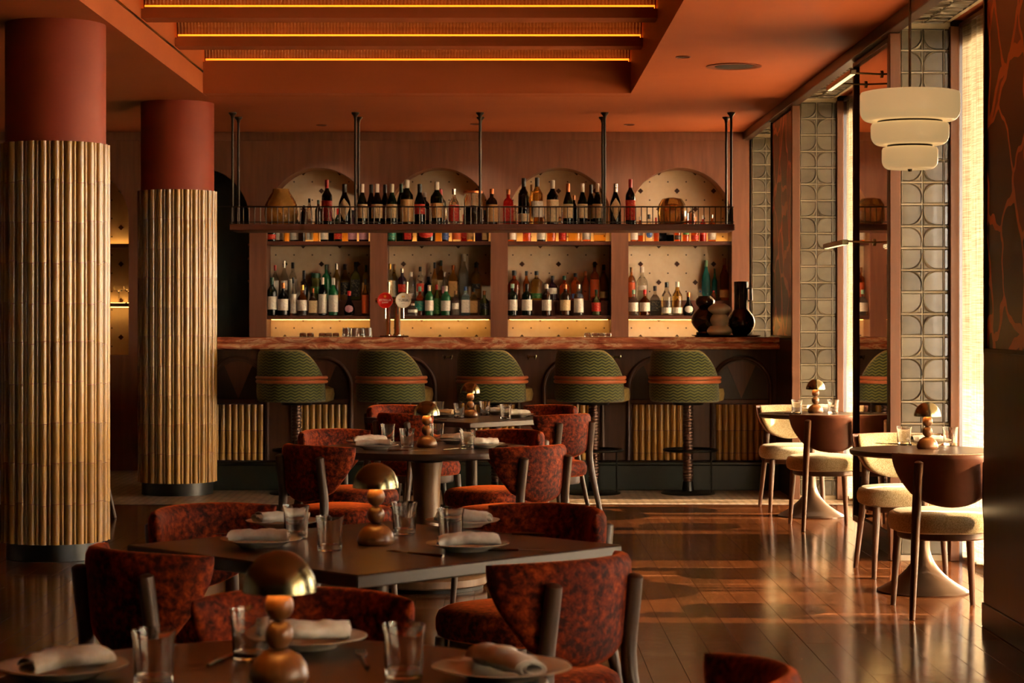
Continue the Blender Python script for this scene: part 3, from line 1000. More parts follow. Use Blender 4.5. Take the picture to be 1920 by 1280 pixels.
for px in (436, 666.5, 900, 1134, 1371):
    X = atx(px, 17.48)
    for Y in (17.48, 17.87):
        r = obj('rod', MB().tube([(X,Y,HZ),(X,Y,ZC-0.03)], 0.011, 10), STEEL, hs)
        obj('flange', MB().lathe([(0,-0.05),(0.013,-0.05),(0.016,-0.03),(0.034,-0.010),(0.034,-0.0005),(0,-0.0005)], 20, c=(X,Y,ZC)), STEEL, r)

# beer taps
bt = thing('beer_tap_tower', 'chrome beer tap tower with one red and one white round badge', 'beer tap', (atx(740, 17.35), 17.35, 1.2565))
obj('base_plate', MB().cbox(-0.12, 0.12, -0.09, 0.09, 0, 0.012, 0.004), CHROME, bt, angle=0)
for dx, r in ((-0.055, 0.020), (0.022, 0.027)):
    obj('column_pipe', MB().lathe([(0,0.012),(r*1.3,0.012),(r*1.3,0.02),(r,0.03),(r,0.30),(r*0.6,0.32),(0,0.32)], 24, c=(dx,0,0)), CHROME, bt)
obj('cross_pipe', MB().tube([(-0.16,0,0.30),(0.13,0,0.30)], 0.022, 14), CHROME, bt)
RX90 = Matrix.Rotation(radians(90), 4, 'X')
def badge(px, py, col, rim, name, lab):
    X = atx(px, 17.24) - atx(740, 17.35); Z = zat(py, 17.24) - 1.2565
    b_ = obj('badge', MB().lathe([(0,-0.012),(0.064,-0.012),(0.064,0.008),(0.058,0.012),(0.054,0.009),(0,0.009)], 40, M=RX90), plain(name, col, rough=0.3), bt, loc=(X, -0.10, Z), label=lab)
    obj('badge_rim', MB().lathe([(0.0605,0.0085),(0.0645,0.0085),(0.0645,0.0122),(0.0605,0.0122),(0.0605,0.0085)], 40, M=RX90), plain(name+'_rim', rim, rough=0.3), b_, loc=(0,0,0))
    obj('spout', MB().tube([(X,-0.075,Z-0.02),(X,-0.08,Z-0.10),(X,-0.08,Z-0.15)], 0.008, 10), CHROME, bt)
    obj('tap_handle', MB().tube([(X+0.026,-0.045,Z+0.02),(X+0.028,-0.05,Z+0.155)], [0.009,0.013], 10), CHROME, bt)
    obj('tap_body', MB().tube([(X,-0.085,Z-0.005),(X,0.0,Z-0.01)], 0.016, 10), CHROME, bt)
    return b_
def lettering(parent, txt, size, loc, mat, name='lettering'):
    cu = bpy.data.curves.new(name, 'FONT'); cu.body = txt; cu.size = size
    cu.align_x = 'CENTER'; cu.align_y = 'CENTER'; cu.extrude = 0.0008
    cu.materials.append(mat)
    o = bpy.data.objects.new(name, cu); COL.objects.link(o)
    o.parent = parent; o.location = loc; o.rotation_euler = (radians(90), 0, 0)
    dg = bpy.context.evaluated_depsgraph_get(); dg.update()
    me = bpy.data.meshes.new_from_object(o.evaluated_get(dg))
    if not me.materials: me.materials.append(mat)
    q = bpy.data.objects.new(name, me); COL.objects.link(q)
    q.parent = parent; q.location = loc; q.rotation_euler = o.rotation_euler
    bpy.data.objects.remove(o)
    return q
WHITEPRINT = plain('white_print', '#F2EDE4', rough=0.5); DARKPRINT = plain('dark_print', '#3A2E26', rough=0.5); GOLDPRINT = plain('gold_print', '#D9A23A', rough=0.4)
rb = badge(722, 563, '#C4140E', '#E02A1E', 'red_badge', 'round red tap badge with a gold star')
lettering(rb, 'ESTRELLA', 0.0225, (0, -0.0105, 0.002), WHITEPRINT)
lettering(rb, 'DAMM', 0.017, (0, -0.0105, -0.018), WHITEPRINT)
star = [(0.0155*(1 if i % 2 == 0 else 0.42)*sin(pi*i/5), 0.0155*(1 if i % 2 == 0 else 0.42)*cos(pi*i/5)) for i in range(10)]
obj('star_emblem', MB().prism([(x, z+0.033) for x, z in star], -0.0112, -0.0095, 0, Rxz), GOLDPRINT, rb, angle=0)
wb = badge(756, 563, '#E8E2D6', '#C9BBA0', 'white_badge', 'round white tap badge with dark lettering')
lettering(wb, 'TURIA', 0.030, (0, -0.0105, 0.0), DARKPRINT)
for x in (-0.007, 0.007):
    obj('crest_emblem', MB().prism([(x-0.005,0.024),(x+0.005,0.024),(x+0.005,0.036),(x,0.041),(x-0.005,0.036)], -0.0112, -0.0095, 0, Rxz), GOLDPRINT, wb, angle=0)
obj('rule_line', MB().box(-0.014, 0.014, -0.0112, -0.0095, -0.027, -0.025), DARKPRINT, wb, angle=0)

# tray of vases
tx = atx(1361, 17.40)
tr = obj('serving_tray', MB().lathe([(0,0),(0.25,0),(0.285,0.014),(0.290,0.015),(0.283,0.009),(0.25,0.006),(0,0.006)], 48), plain('dark_tray_lacquer', '#1B1714', rough=0.25), loc=(tx, 17.38, 1.2565), label='round black tray carrying three vases on the bar top', cat='tray')
VDARK = plain('dark_brown_glaze', '#241A16', '#34261E', rough=0.16, coat=0.5, scale=10)
VCREAM = plain('cream_alabaster', '#CDBBA0', '#BCA688', rough=0.3, scale=8, Subsurface_Weight=0.15, Subsurface_Radius=(0.03,0.02,0.01))
def arcprof(blobs):
    p = [(0, blobs[0][0])]
    for z0, z1, r0, r1 in blobs:
        for i in range(9):
            t = i/8
            p.append((r0 + (r1-r0)*sin(pi*t), z0+(z1-z0)*t))
    p.append((0, blobs[-1][1]))
    return p
tz = 1.2565 + 0.0065
va = obj('vase', MB().lathe(arcprof([(0,0.035,0.07,0.075),(0.035,0.235,0.055,0.117),(0.235,0.335,0.05,0.083)]), 36), VDARK, loc=(atx(1322,17.44), 17.45, tz), label='dark brown double bulb vase at the left side of the black tray', cat='vase')
vb = obj('vase', MB().lathe(arcprof([(0,0.085,0.075,0.104),(0.085,0.180,0.055,0.078),(0.180,0.270,0.045,0.096)]), 36), VCREAM, loc=(atx(1349,17.27), 17.27, tz), label='cream alabaster vase of three stacked bulbs on the black tray', cat='vase')
vc = thing('vase', 'dark globe vase with a tall ribbed neck on the black tray', 'vase', (atx(1390,17.42), 17.44, tz))
obj('globe', MB().lathe(arcprof([(0,0.225,0.06,0.118)]), 40), VDARK, vc)
obj('ribbed_neck', MB().lathe([(0.05,0.205),(0.058,0.215),(0.058,0.455),(0.050,0.458),(0.046,0.40),(0,0.40)], 64, mod=lambda a, r, z: 1+0.03*cos(16*a)), VDARK, vc)
obj('side_handle', MB().tube([(0.055,0,0.40),(0.085,0,0.395),(0.088,0,0.30),(0.055,0,0.29)], 0.009, 8), VDARK, vc)

# ------------------------------------------------------------------ bottles
def gl_bottle(name, c, rough=0.05, trans=0.0):
    m, nt, b = base_mat(name)
    setp(b, Base_Color=lin(c), Roughness=rough, Transmission_Weight=trans, IOR=1.33, Specular_IOR_Level=0.5)
    return m
GL = {
 'dkgreen': gl_bottle('dark_green_bottle_glass', '#0E1A10'), 'black': gl_bottle('black_bottle_glass', '#0C0C0E'),
 'brown': gl_bottle('brown_bottle_glass', '#2A150A'), 'green': gl_bottle('green_bottle_glass', '#1E5A32'),
 'amber': gl_bottle('amber_spirit', '#C8681E', trans=0.9), 'orange': gl_bottle('orange_spirit', '#D25A22', trans=0.8),
 'gold': gl_bottle('golden_spirit', '#D9A44A', trans=0.92), 'clear': gl_bottle('clear_spirit', '#EDE6D8', trans=0.95),
 'aqua': gl_bottle('aqua_bottle_glass', '#7FC4C0', trans=0.85), 'blue': gl_bottle('pale_blue_bottle_glass', '#A9C8D2', trans=0.8),
 'teal': gl_bottle('teal_spirit', '#2E9A9A', trans=0.7), 'red': gl_bottle('red_liqueur', '#B4201A', trans=0.3),
 'plum': gl_bottle('plum_dark_glass', '#2A1420'), 'olive': gl_bottle('olive_bottle_glass', '#5A5A2A', trans=0.4),
}
def print_mat(name, c, ink='#4A3A30', amt=0.45):
    m, nt, b = base_mat(name); setp(b, Roughness=0.55)
    v = coords(nt, (1.6, 1.6, 15))
    f = noise(nt, v, 1.7, 1)
    k1 = tuple(0.6*a_+0.4*b_ for a_, b_ in zip(lin(c), lin(ink)))
    nt.links.new(ramp(nt, f, [(0.57, lin(c)), (0.62, k1), (0.68, lin(c))]), b.inputs['Base Color'])
    return m
LB = {'white': print_mat('white_label', '#DCD4C6'), 'cream': print_mat('cream_label', '#D8BE92'), 'red': print_mat('red_label', '#C01E16', '#E8C070'),
 'black': print_mat('black_label', '#1A1614', '#C8B890'), 'tan': print_mat('tan_label', '#C89A5E'), 'orange': print_mat('orange_label', '#D2571E', '#2E8A6E'),
 'green': print_mat('green_label', '#3E7A3A', '#D8C88A'), 'blue': print_mat('blue_label', '#3A5A9A', '#DCD4C6'), 'pink': print_mat('pink_label', '#C890A0'), 'teal': print_mat('teal_label', '#1F8A7A', '#E0C060')}
CP = {'black': plain('black_cap', '#151212', rough=0.4), 'red': plain('red_cap', '#B81A14', rough=0.35), 'white': plain('white_cap', '#DDD5C8', rough=0.4),
 'gold': plain('gold_cap', '#C49A4A', rough=0.3, metal=0.8), 'green': plain('green_cap', '#16402A', rough=0.4), 'silver': plain('silver_cap', '#C8C4BC', rough=0.25, metal=0.9),
 'cork': plain('cork_stopper', '#9A6A42', rough=0.7), 'copper': plain('copper_cap', '#B5683A', rough=0.3, metal=0.7), 'blue': plain('blue_cap', '#2A4A8A', rough=0.4), 'pale green': plain('pale_green_cap', '#8AB49A', rough=0.4)}
PROF = {
 'wine': ([(0,0),(.9,0),(1,.02),(1,.60),(.95,.66),(.62,.73),(.40,.78),(.36,.82),(.34,.985),(0,.985)], (.37,.80,1.0)),
 'burg': ([(0,0),(.9,0),(1,.02),(1,.46),(.93,.55),(.66,.66),(.45,.74),(.37,.80),(.34,.985),(0,.985)], (.385,.78,1.0)),
 'spirit': ([(0,0),(.92,0),(1,.02),(1,.60),(.94,.66),(.66,.72),(.38,.76),(.34,.80),(.33,.90),(0,.90)], (.37,.86,1.0)),
 'tall': ([(0,0),(.92,0),(1,.02),(1,.56),(.92,.62),(.60,.70),(.42,.77),(.36,.84),(.35,.90),(0,.90)], (.39,.84,1.0)),
 'squat': ([(0,0),(.92,0),(1,.025),(1,.50),(.92,.58),(.62,.66),(.34,.71),(.30,.75),(.30,.88),(0,.88)], (.34,.83,1.0)),
 'bell': ([(0,0),(.80,0),(.92,.05),(1,.16),(.98,.28),(.80,.42),(.45,.56),(.33,.66),(.30,.88),(0,.88)], (.34,.80,1.0)),
 'flask': ([(0,0),(.7,0),(.9,.08),(1,.25),(.95,.42),(.7,.55),(.35,.62),(.28,.68),(.28,.88),(0,.88)], (.42,.85,1.0)),
 'jar': ([(0,0),(.9,0),(1,.03),(1,.66),(.92,.76),(.78,.80),(.78,.85),(0,.85)], (.86,.83,1.0)),
}
BMESH = {}
def bottle_mesh(typ, square):
    k = (typ, square)
    if k in BMESH: return BMESH[k]
    p, cap = PROF[typ]
    mod = None
    if square:
        def mod(a, r, z):
            s = max(abs(cos(a)), abs(sin(a)))
            return (1/s)*0.94 if r > 0.6 else 1.0
    body = MB().lathe(p, 16, mod=mod).mesh('bottle', 50)
    cr, z0, z1 = cap
    capm = MB().lathe([(0,z0),(cr,z0),(cr*1.02,z1-.012),(cr*.9,z1),(0,z1)], 12).mesh('cap', 50)
    BMESH[k] = (body, capm); return BMESH[k]
LMESH = {}
def label_mesh(kind, square):
    k = (kind, square)
    if k in LMESH: return LMESH[k]
    g = MB()
    z0, z1, w = {'band': (.16,.50,82), 'low': (.07,.24,82), 'tall': (.10,.54,78), 'wrap': (.06,.56,88), 'mid': (.26,.50,60), 'small': (.30,.44,50), 'disc': (.12,.42,0), 'vee': (.10,.64,0)}[kind]
    def fn(u, v):
        z = z0 + (z1-z0)*v
        ww = w
        if kind == 'disc': ww = 44*sqrt(max(0, 1-(2*v-1)**2)) + 1
        if kind == 'vee': ww = (60*v/0.62 if v < 0.62 else 60*(1-v)/0.38) + 1
        a = radians(-90 + (2*u-1)*ww)
        r = 1.025
        if square: r = 0.98/max(abs(cos(a)), abs(sin(a)))
        return (r*cos(a), r*sin(a), z)
    g.grid(fn, 10, 8 if kind in ('disc','vee') else 1)
    LMESH[k] = g.mesh('label', 60); return LMESH[k]
ORD = 'first second third fourth fifth sixth seventh eighth ninth tenth eleventh twelfth thirteenth fourteenth fifteenth sixteenth seventeenth eighteenth nineteenth twentieth twenty-first twenty-second twenty-third twenty-fourth twenty-fifth twenty-sixth twenty-seventh twenty-eighth twenty-ninth thirtieth thirty-first thirty-second thirty-third thirty-fourth'.split()
LABNAME = {'band':'', 'low':'low ', 'tall':'tall ', 'wrap':'wide ', 'mid':'', 'small':'small ', 'disc':'round ', 'vee':'pointed '}
GLNAME = {'dkgreen':'dark green','black':'black','brown':'dark brown','green':'green','amber':'amber','orange':'orange','gold':'golden','clear':'clear','aqua':'aqua','blue':'pale blue','teal':'teal','red':'red','plum':'plum dark','olive':'olive'}
def bottle_row(rows, lanes, z, place_txt, group):
    rows = sorted(rows, key=lambda r: r[0])
    ends = [-1e9]*len(lanes)
    for i, (px, topy, wpx, typ, g, cp, lk, lc) in enumerate(rows):
        sq = typ.endswith('#'); typ = typ.rstrip('#')
        li = next((q for q in range(len(lanes)) if ends[q] < px - wpx/2 - 0.5), None)
        if li is None: li = ends.index(min(ends))
        ends[li] = px + wpx/2; y = lanes[li]
        base_py = 599 - (z-CAMH)*F/y
        h = (base_py - topy)*y/F; r = wpx*y/F/2
        b_, cm = bottle_mesh(typ, sq)
        lab = GLNAME[g] + (' square' if sq else '') + ' bottle'
        tail = (LABNAME[lk] + lc + ' label') if lk else (cp + ' cap')
        o = bpy.data.objects.new('bottle', b_); COL.objects.link(o)
        if not b_.materials: b_.materials.append(None)
        o.material_slots[0].link = 'OBJECT'; o.material_slots[0].material = GL[g]
        o.location = (atx(px, y), y, z+0.0008); o.scale = (r, r, h)
        tag(o, '%s, %s, %s %s' % (lab, tail, ORD[i], place_txt), 'bottle', group)
        c_ = bpy.data.objects.new('cap', cm); COL.objects.link(c_); c_.parent = o
        if not cm.materials: cm.materials.append(None)
        c_.material_slots[0].link = 'OBJECT'; c_.material_slots[0].material = CP[cp]
        c_['label'] = cp + ' cap'
        if lk:
            lm = label_mesh(lk, sq)
            l_ = bpy.data.objects.new('paper_label', lm); COL.objects.link(l_); l_.parent = o
            if not lm.materials: lm.materials.append(None)
            l_.material_slots[0].link = 'OBJECT'; l_.material_slots[0].material = LB[lc]
            l_['label'] = lc + ' label'
# (x, top y, width) in the photograph, kind, glass, cap, label kind, label colour
hang = [
 (570,385,12,'spirit','brown','black',None,None), (580,372,12,'tall','clear','black','low','white'), (597,375,13,'tall','brown','green',None,None),
 (613,337,20,'wine','dkgreen','red','tall','red'), (646,345,23,'burg','black','black','vee','cream'),
 (679,345,20,'burg','dkgreen','white','band','cream'), (696,346,19,'burg','black','black',None,None), (707,345,21,'burg','black','white','band','cream'), (722,346,18,'burg','dkgreen','black','band','pink'),
 (735,345,20,'burg','dkgreen','white','band','cream'), (752,345,18,'burg','dkgreen','green','band','tan'), (763,337,24,'wine','dkgreen','white','wrap','tan'),
 (787,345,22,'burg','black','black','mid','red'), (796,361,19,'spirit','dkgreen','white','band','pink'), (819,341,24,'wine','dkgreen','white','band','tan'), (826,355,20,'wine','dkgreen','red','band','tan'),
 (851,354,20,'tall','clear','silver','tall','red'), (922,354,22,'spirit','brown','copper','wrap','tan'), (953,355,20,'spirit#','red','copper','tall','red'), (966,385,12,'tall','clear','copper','low','orange'),
 (982,334,21,'wine','black','black','low','cream'), (997,346,14,'tall','gold','cork',None,None), (1007,333,22,'wine','gold','black','band','white'), (1019,402,10,'squat','clear','white',None,None),
 (1036,338,22,'wine','black','white','wrap','cream'), (1050,402,10,'tall','clear','white',None,None), (1065,344,19,'burg','dkgreen','copper','band','cream'), (1076,366,13,'tall','black','copper',None,None), (1092,344,19,'burg','dkgreen','white','band','cream'),
 (1108,346,17,'burg','black','black','band','tan'), (1120,344,18,'burg','dkgreen','white','band','cream'), (1154,344,21,'burg','black','silver','vee','cream'), (1182,336,19,'wine','black','red','tall','red'),
 (1296,388,14,'spirit','clear','white','low','red')]
bottle_row(hang, (17.60, 17.74, 17.84), HZ, 'from left on hanging shelf', 'bottles on the hanging shelf')
up = [
 [(509,398,17,'wine','dkgreen','red','low','red'),(523,392,18,'spirit','brown','white','wrap','white'),(538,398,12,'tall','gold','gold',None,None),(552,393,17,'spirit','black','silver','wrap','white'),(566,400,14,'spirit','brown','copper',None,None),(580,396,13,'tall','clear','black','wrap','white'),(593,402,12,'tall','gold','gold',None,None),(608,392,15,'wine','dkgreen','green','wrap','white'),(621,394,14,'wine','black','black',None,None),(634,391,15,'wine','dkgreen','red','low','red'),(647,400,11,'tall','gold','gold',None,None),(661,394,17,'spirit','plum','black','wrap','pink'),(682,396,18,'spirit','plum','silver','wrap','pink')],
 [(734,392,17,'wine','green','green','wrap','teal'),(750,394,15,'wine','green','black',None,None),(765,396,18,'spirit#','black','red','wrap','red'),(799,404,36,'squat','brown','copper','disc','red'),(821,398,14,'tall','gold','gold',None,None),(835,394,13,'tall','plum','silver','wrap','blue'),(856,394,17,'spirit','clear','white','wrap','orange'),(870,402,14,'squat','red','red','disc','red'),(882,396,13,'tall','gold','gold','wrap','tan'),(897,398,14,'spirit#','plum','black',None,None),(909,394,15,'spirit#','brown','black','wrap','tan')],
 [(960,400,17,'spirit','amber','white','wrap','white'),(988,400,16,'spirit','orange','copper','mid','red'),(1015,396,17,'spirit','brown','white','wrap','white'),(1034,400,17,'spirit','amber','green',None,None),(1055,398,15,'spirit','orange','silver','wrap','red'),(1078,402,26,'jar','gold','gold',None,None),(1100,396,16,'spirit','amber','black','wrap','white'),(1124,404,24,'squat#','gold','black','mid','tan')],
 [(1189,404,14,'spirit','amber','white','wrap','white'),(1200,406,12,'spirit','orange','white','mid','white'),(1217,402,16,'squat','clear','black','disc','blue'),(1230,408,9,'tall','orange','red',None,None),(1242,400,14,'spirit#','black','black',None,None),(1256,402,16,'squat#','black','silver','mid','white'),(1271,405,13,'spirit','orange','black','low','black'),(1286,404,13,'spirit','orange','copper','mid','green'),(1303,406,15,'squat','orange','copper','low','red'),(1318,404,13,'spirit','red','white','mid','red'),(1335,402,15,'spirit','amber','silver','wrap','white')]]
low_front = [
 [(510,520,19,'wine','dkgreen','green','band','white'),(531,530,21,'squat','black','copper','band','white'),(550,520,12,'tall','clear','black','wrap','white'),(567,534,20,'squat','amber','gold','band','white'),(570,507,15,'wine','black','black',None,None),(587,540,16,'squat#','brown','copper','tall','cream'),(605,520,16,'wine','black','white','wrap','white'),(625,521,18,'wine','green','white','tall','white'),(655,545,21,'bell','black','red','disc','pink'),(685,523,13,'tall','gold','black','wrap','orange')],
 [(774,569,20,'squat','clear','white','mid','white'),(787,537,18,'squat','orange','pale green','band','teal'),(805,535,16,'wine','green','white','band','white'),(819,534,14,'tall','olive','red','wrap','green'),(836,536,18,'wine','green','white','band','white'),(854,545,15,'spirit','clear','cork','mid','white'),(873,537,17,'spirit#','blue','blue','tall','white'),(888,540,16,'spirit#','gold','black','tall','tan'),(908,545,18,'squat','olive','copper','mid','black')],
 [(961,532,19,'spirit','dkgreen','pale green','band','white'),(988,532,19,'spirit','dkgreen','black','band','white'),(1025,533,18,'spirit','brown','white','band','white'),(1060,533,19,'spirit','brown','copper','band','cream'),(1085,533,18,'spirit','clear','silver','tall','white'),(1118,543,17,'squat','olive','green','band','red')],
 [(1188,543,19,'squat','clear','pale green','band','white'),(1209,543,19,'squat','amber','red','band','white'),(1228,536,19,'squat#','clear','black','band','black'),(1250,529,19,'tall','clear','black','low','white'),(1270,528,19,'tall','gold','white','low','white'),(1291,548,21,'bell','black','copper','disc','white')]]
low_rear = [
 [(516,497,13,'tall','clear','red','wrap','white'),(533,489,14,'tall','clear','silver','mid','white'),(549,492,15,'tall','clear','black','wrap','white'),(592,512,20,'jar','olive','green','mid','green'),(612,496,18,'spirit','green','green',None,None),(631,494,15,'tall','gold','silver',None,None),(647,495,17,'tall','gold','black','band','black'),(667,491,18,'spirit#','olive','black','tall','black'),(686,497,14,'wine','gold','green','band','tan')],
 [(731,494,13,'tall','clear','gold','tall','cream'),(739,495,14,'tall','gold','cork','tall','white'),(754,503,17,'spirit','plum','silver','mid','red'),(771,510,14,'tall','clear','white','low','white'),(788,500,15,'spirit','clear','black','mid','red'),(803,519,16,'spirit','black','black',None,None),(815,492,12,'tall','gold','black',None,None),(827,488,14,'spirit#','gold','green','mid','cream'),(834,510,12,'tall','clear','white','mid','pink'),(850,497,18,'spirit#','gold','copper','tall','tan'),(869,476,19,'tall','clear','white',None,None),(893,492,20,'spirit','gold','black','small','black')],
 [(964,507,24,'squat','orange','black',None,None),(987,508,13,'tall','amber','black',None,None),(1006,508,21,'spirit','gold','black','low','green'),(1036,517,19,'squat','plum','black','mid','white'),(1058,517,20,'squat#','orange','green','low','black'),(1079,512,18,'spirit#','orange','black','low','blue'),(1098,508,14,'tall','orange','copper',None,None),(1115,491,17,'spirit','orange','black','tall','orange'),(1132,496,16,'tall','amber','black','low','tan')],
 [(1184,501,14,'spirit','amber','cork','tall','orange'),(1204,500,21,'squat','clear','white','small','white'),(1313,545,8,'tall','clear','blue',None,None),(1324,488,16,'tall','teal','pale green',None,None),(1340,503,10,'tall','teal','green',None,None),(1338,545,9,'tall','orange','red',None,None),(1358,484,17,'tall','amber','cork','low','tan')]]
NICHE = ['leftmost bar niche', 'second bar niche', 'third bar niche', 'rightmost bar niche']
for k in range(4):
    bottle_row(up[k], (19.42, 19.53), 2.128, 'from left, %s upper shelf' % NICHE[k], 'bottles on the upper niche shelves')
    bottle_row(low_front[k], (19.385, 19.445), 1.437, 'from left, %s lower shelf' % NICHE[k], 'front bottles on the lower niche shelves')
    bottle_row(low_rear[k], (19.545, 19.60), 1.580, 'from left, %s raised step' % NICHE[k], 'rear bottles on the lower niche steps')
# jars on the hanging shelf
AMB = gl_bottle('amber_textured_glass', '#CE9448', rough=0.1, trans=0.6)
jy = 17.70
jr = 30*jy/F
rope = lambda a, r, z: 1 + 0.05*sin(a*12 + z*70)
obj('glass_vase', MB().lathe([(0,0),(jr*.8,0),(jr*.9,.025),(jr,.05),(jr*1.02,.075),(jr*1.03,.1),(jr*1.02,.125),(jr*.99,.15),(jr*.95,.175),(jr*.88,.2),(jr*.78,.23),(jr*.66,.255),(jr*.52,.285),(jr*.5,.31),(jr*.44,.31),(jr*.44,.29),(0,.28)], 48, mod=rope), AMB, loc=(atx(527,jy), jy, HZ+0.001), label='fat amber vase of rippled glass at the left end of the hanging shelf', cat='vase')
jr = 25*jy/F
obj('glass_vase', MB().lathe([(0,0),(jr*.75,0),(jr*1.0,.04),(jr*1.05,.11),(jr*.95,.18),(jr*.7,.225),(jr*.3,.235),(0,.232)], 64, mod=lambda a, r, z: 1+0.07*abs(cos(5*a))-0.03), gl_bottle('honey_glass', '#C8924A', rough=0.08, trans=0.75), loc=(atx(1260,jy), jy, HZ+0.001), label='pumpkin shaped honey glass vase at the right part of the hanging shelf', cat='vase')
jr = 18*jy/F
pj = thing('preserving_jar', 'tall clear preserving jar with a flat lid on the hanging shelf', 'jar', (atx(887,jy), jy, HZ+0.001))
obj('jar_body', MB().lathe([(0,0),(jr*.9,0),(jr,.012),(jr,.22),(jr*.86,.255),(jr*.86,.27),(0,.27)], 32), GL['clear'], pj)
obj('filling', MB().lathe([(0,.004),(jr*.86,.004),(jr*.86,.12),(jr*.5,.16),(0,.17)], 20), plain('dark_filling', '#2A201C', '#5A4A40', rough=0.6, scale=30), pj)
obj('jar_lid', MB().lathe([(0,.272),(jr*1.02,.272),(jr*1.02,.29),(jr*.9,.297),(0,.297)], 32), CP['copper'], pj)
# upturned tumblers and small glasses at the back of the bar
CLEAR2 = glass('bar_glass')
tmesh = MB().lathe([(0.034,0),(0.040,0.001),(0.033,0.075),(0,0.077),(0,0.070),(0.030,0.068),(0.034,0)], 20).mesh('bar_tumbler', 50); tmesh.materials.append(CLEAR2)
for i, px in enumerate((650, 664, 676, 688)):
    y = 17.55
    obj('bar_tumbler', tmesh, None, loc=(atx(px, y), y + (i % 2)*0.09, 1.2567), label='upturned clear tumbler on the bar, %s of four from the left' % ORD[i], cat='glass', group='upturned tumblers on the bar')
smesh = MB().lathe([(0.028,0),(0.030,0.001),(0.026,0.030),(0,0.032),(0,0.028),(0.024,0.027),(0.028,0)], 16).mesh('shot_glass', 50); smesh.materials.append(CLEAR2)
for i, px in enumerate((568, 582, 604, 616, 630)):
    obj('shot_glass', smesh, None, loc=(atx(px, 17.6), 17.6, 1.2567), label='low clear shot glass on the bar, %s of five from the column' % ORD[i], cat='glass', group='shot glasses on the bar left of the tumblers')
for i, px in enumerate((1102, 1116, 1127, 1140)):
    obj('shot_glass', smesh, None, loc=(atx(px, 17.6), 17.6, 1.2567), label='low clear shot glass on the bar by the third niche, %s from left' % ORD[i], cat='glass', group='shot glasses on the bar by the third niche')
# stem glasses in the far left niche
cm = MB().lathe([(0,0),(0.032,0),(0.032,0.003),(0.005,0.008),(0.004,0.09),(0.012,0.10),(0.045,0.125),(0.052,0.16),(0.049,0.16),(0.042,0.128),(0,0.106)], 20).mesh('coupe_glass', 50); cm.materials.append(CLEAR2)
for i, x in enumerate((-3.50, -3.60)):
    obj('coupe_glass', cm, None, loc=(x, 19.45+0.05*i, 1.5555), label=('clear stemmed coupe in the far left niche, nearer the niche edge', 'clear stemmed coupe in the far left niche, nearer the column')[i], cat='glass', group='coupes in the far left niche')

# ------------------------------------------------------------------ bar stools
def shell_fn(half0, half1, R, cyy, zb, zt, tilt=0.0, drop=0.0, brise=0.0, R1=None):
    """A curved back: u across, v up; returns a function of u, v and the offset along the radius."""
    def fn(u, v, off):
        half = half0 + (half1-half0)*sin(v*pi/2)
        ph = (2*u-1)*half; e = abs(2*u-1)
        z = zb + (zt-zb)*v - drop*(e**2.5)*v + brise*(e**2)*(1-v)
        r = (R if R1 is None else R+(R1-R)*v) + off
        return (r*sin(ph), cyy - r*cos(ph) - tilt*(z-zb), z)
    return fn
def pad(fn, T, nu=24, nv=8, off=0.0, pw=8):
    g = MB()
    def th(u, v):
        return T*max(0, 1-abs(2*u-1)**pw)**0.5 * max(0, 1-abs(2*v-1)**pw)**0.5
    # denser sampling toward the edges
    s = lambda t: 0.5 - 0.5*cos(pi*t)*(1 if abs(t-0.5) < 0.5 else 1)
    g.grid(lambda u, v: fn(s(u), s(v), off + th(s(u), s(v))/2), nu, nv)
    g.grid(lambda u, v: fn(s(u), s(v), off - th(s(u), s(v))/2), nu, nv, flip=True)
    return g
def stool_proto():
    st = thing('bar_stool', 'x', 'bar stool', (0,0,0), 0, None)
    def sf(u, v, off):
        ph = (2*u-1)*radians(122); e = abs(ph)
        t = min(1, max(0, (e-radians(52))/radians(66)))
        top_ = 1.152 - 0.27*(t**1.4)
        z = 0.745 + (top_-0.745)*v
        r = 0.262 - 0.010*v + off
        return (r*sin(ph), -0.055 - r*cos(ph), z)
    obj('backrest', pad(sf, 0.05, 36, 10), ZIGZAG, st, weld=0.0005, angle=60)
    # piping that follows the top edge, double leather band round the outside
    obj('piping', MB().tube([sf(u/40, 1.0, 0.0) for u in range(41)], 0.007, 6), SEATTAN, st)
    for dz in (0.0, 0.031):
        pts = []
        for i in range(41):
            u = 0.03 + 0.94*i/40
            p = sf(u, 0.5, 0.022); pts.append((p[0], p[1], 0.905+dz))
        obj('leather_band', MB().tube(pts, 0.0150, 8), BANDLEATHER, st)
    cu = [(0,0.735),(0.20,0.735),(0.245,0.75),(0.255,0.80),(0.245,0.845),(0.20,0.862),(0,0.868)]
    obj('seat', MB().lathe(cu, 40, c=(0,0.085,0)), SEATTAN, st)
    obj('seat_plate', MB().lathe([(0,0.715),(0.12,0.715),(0.13,0.7345),(0,0.7345)], 24), BLACKM, st)
    p = [(0,0.10),(0.034,0.10)]
    z = 0.12
    while z < 0.70:
        p += [(0.036,z),(0.043,z+0.005),(0.043,z+0.017),(0.036,z+0.022)]; z += 0.026
    p += [(0.036,0.714),(0,0.714)]
    obj('ribbed_post', MB().lathe(p, 20), RIBBROWN, st)
    obj('base_disc', MB().lathe([(0,0.001),(0.215,0.001),(0.218,0.008),(0.21,0.014),(0.05,0.024),(0.04,0.099),(0,0.099)], 40), BLACKM, st)
    ring = MB().tube([(0.21*cos(2*pi*i/36), 0.04+0.21*sin(2*pi*i/36), 0.35) for i in range(36)], 0.011, 8, closed=True)
    ring.tube([(0,0.03,0.35),(0,-0.17,0.35)], 0.009, 6)
    obj('foot_ring', ring, BLACKM, st)
    obj('ring_strut', MB().tube([(0.19,0.04,0.35),(0.19,0.04,0.012)], 0.006, 6), BLACKM, st)
    return st
sp = stool_proto()
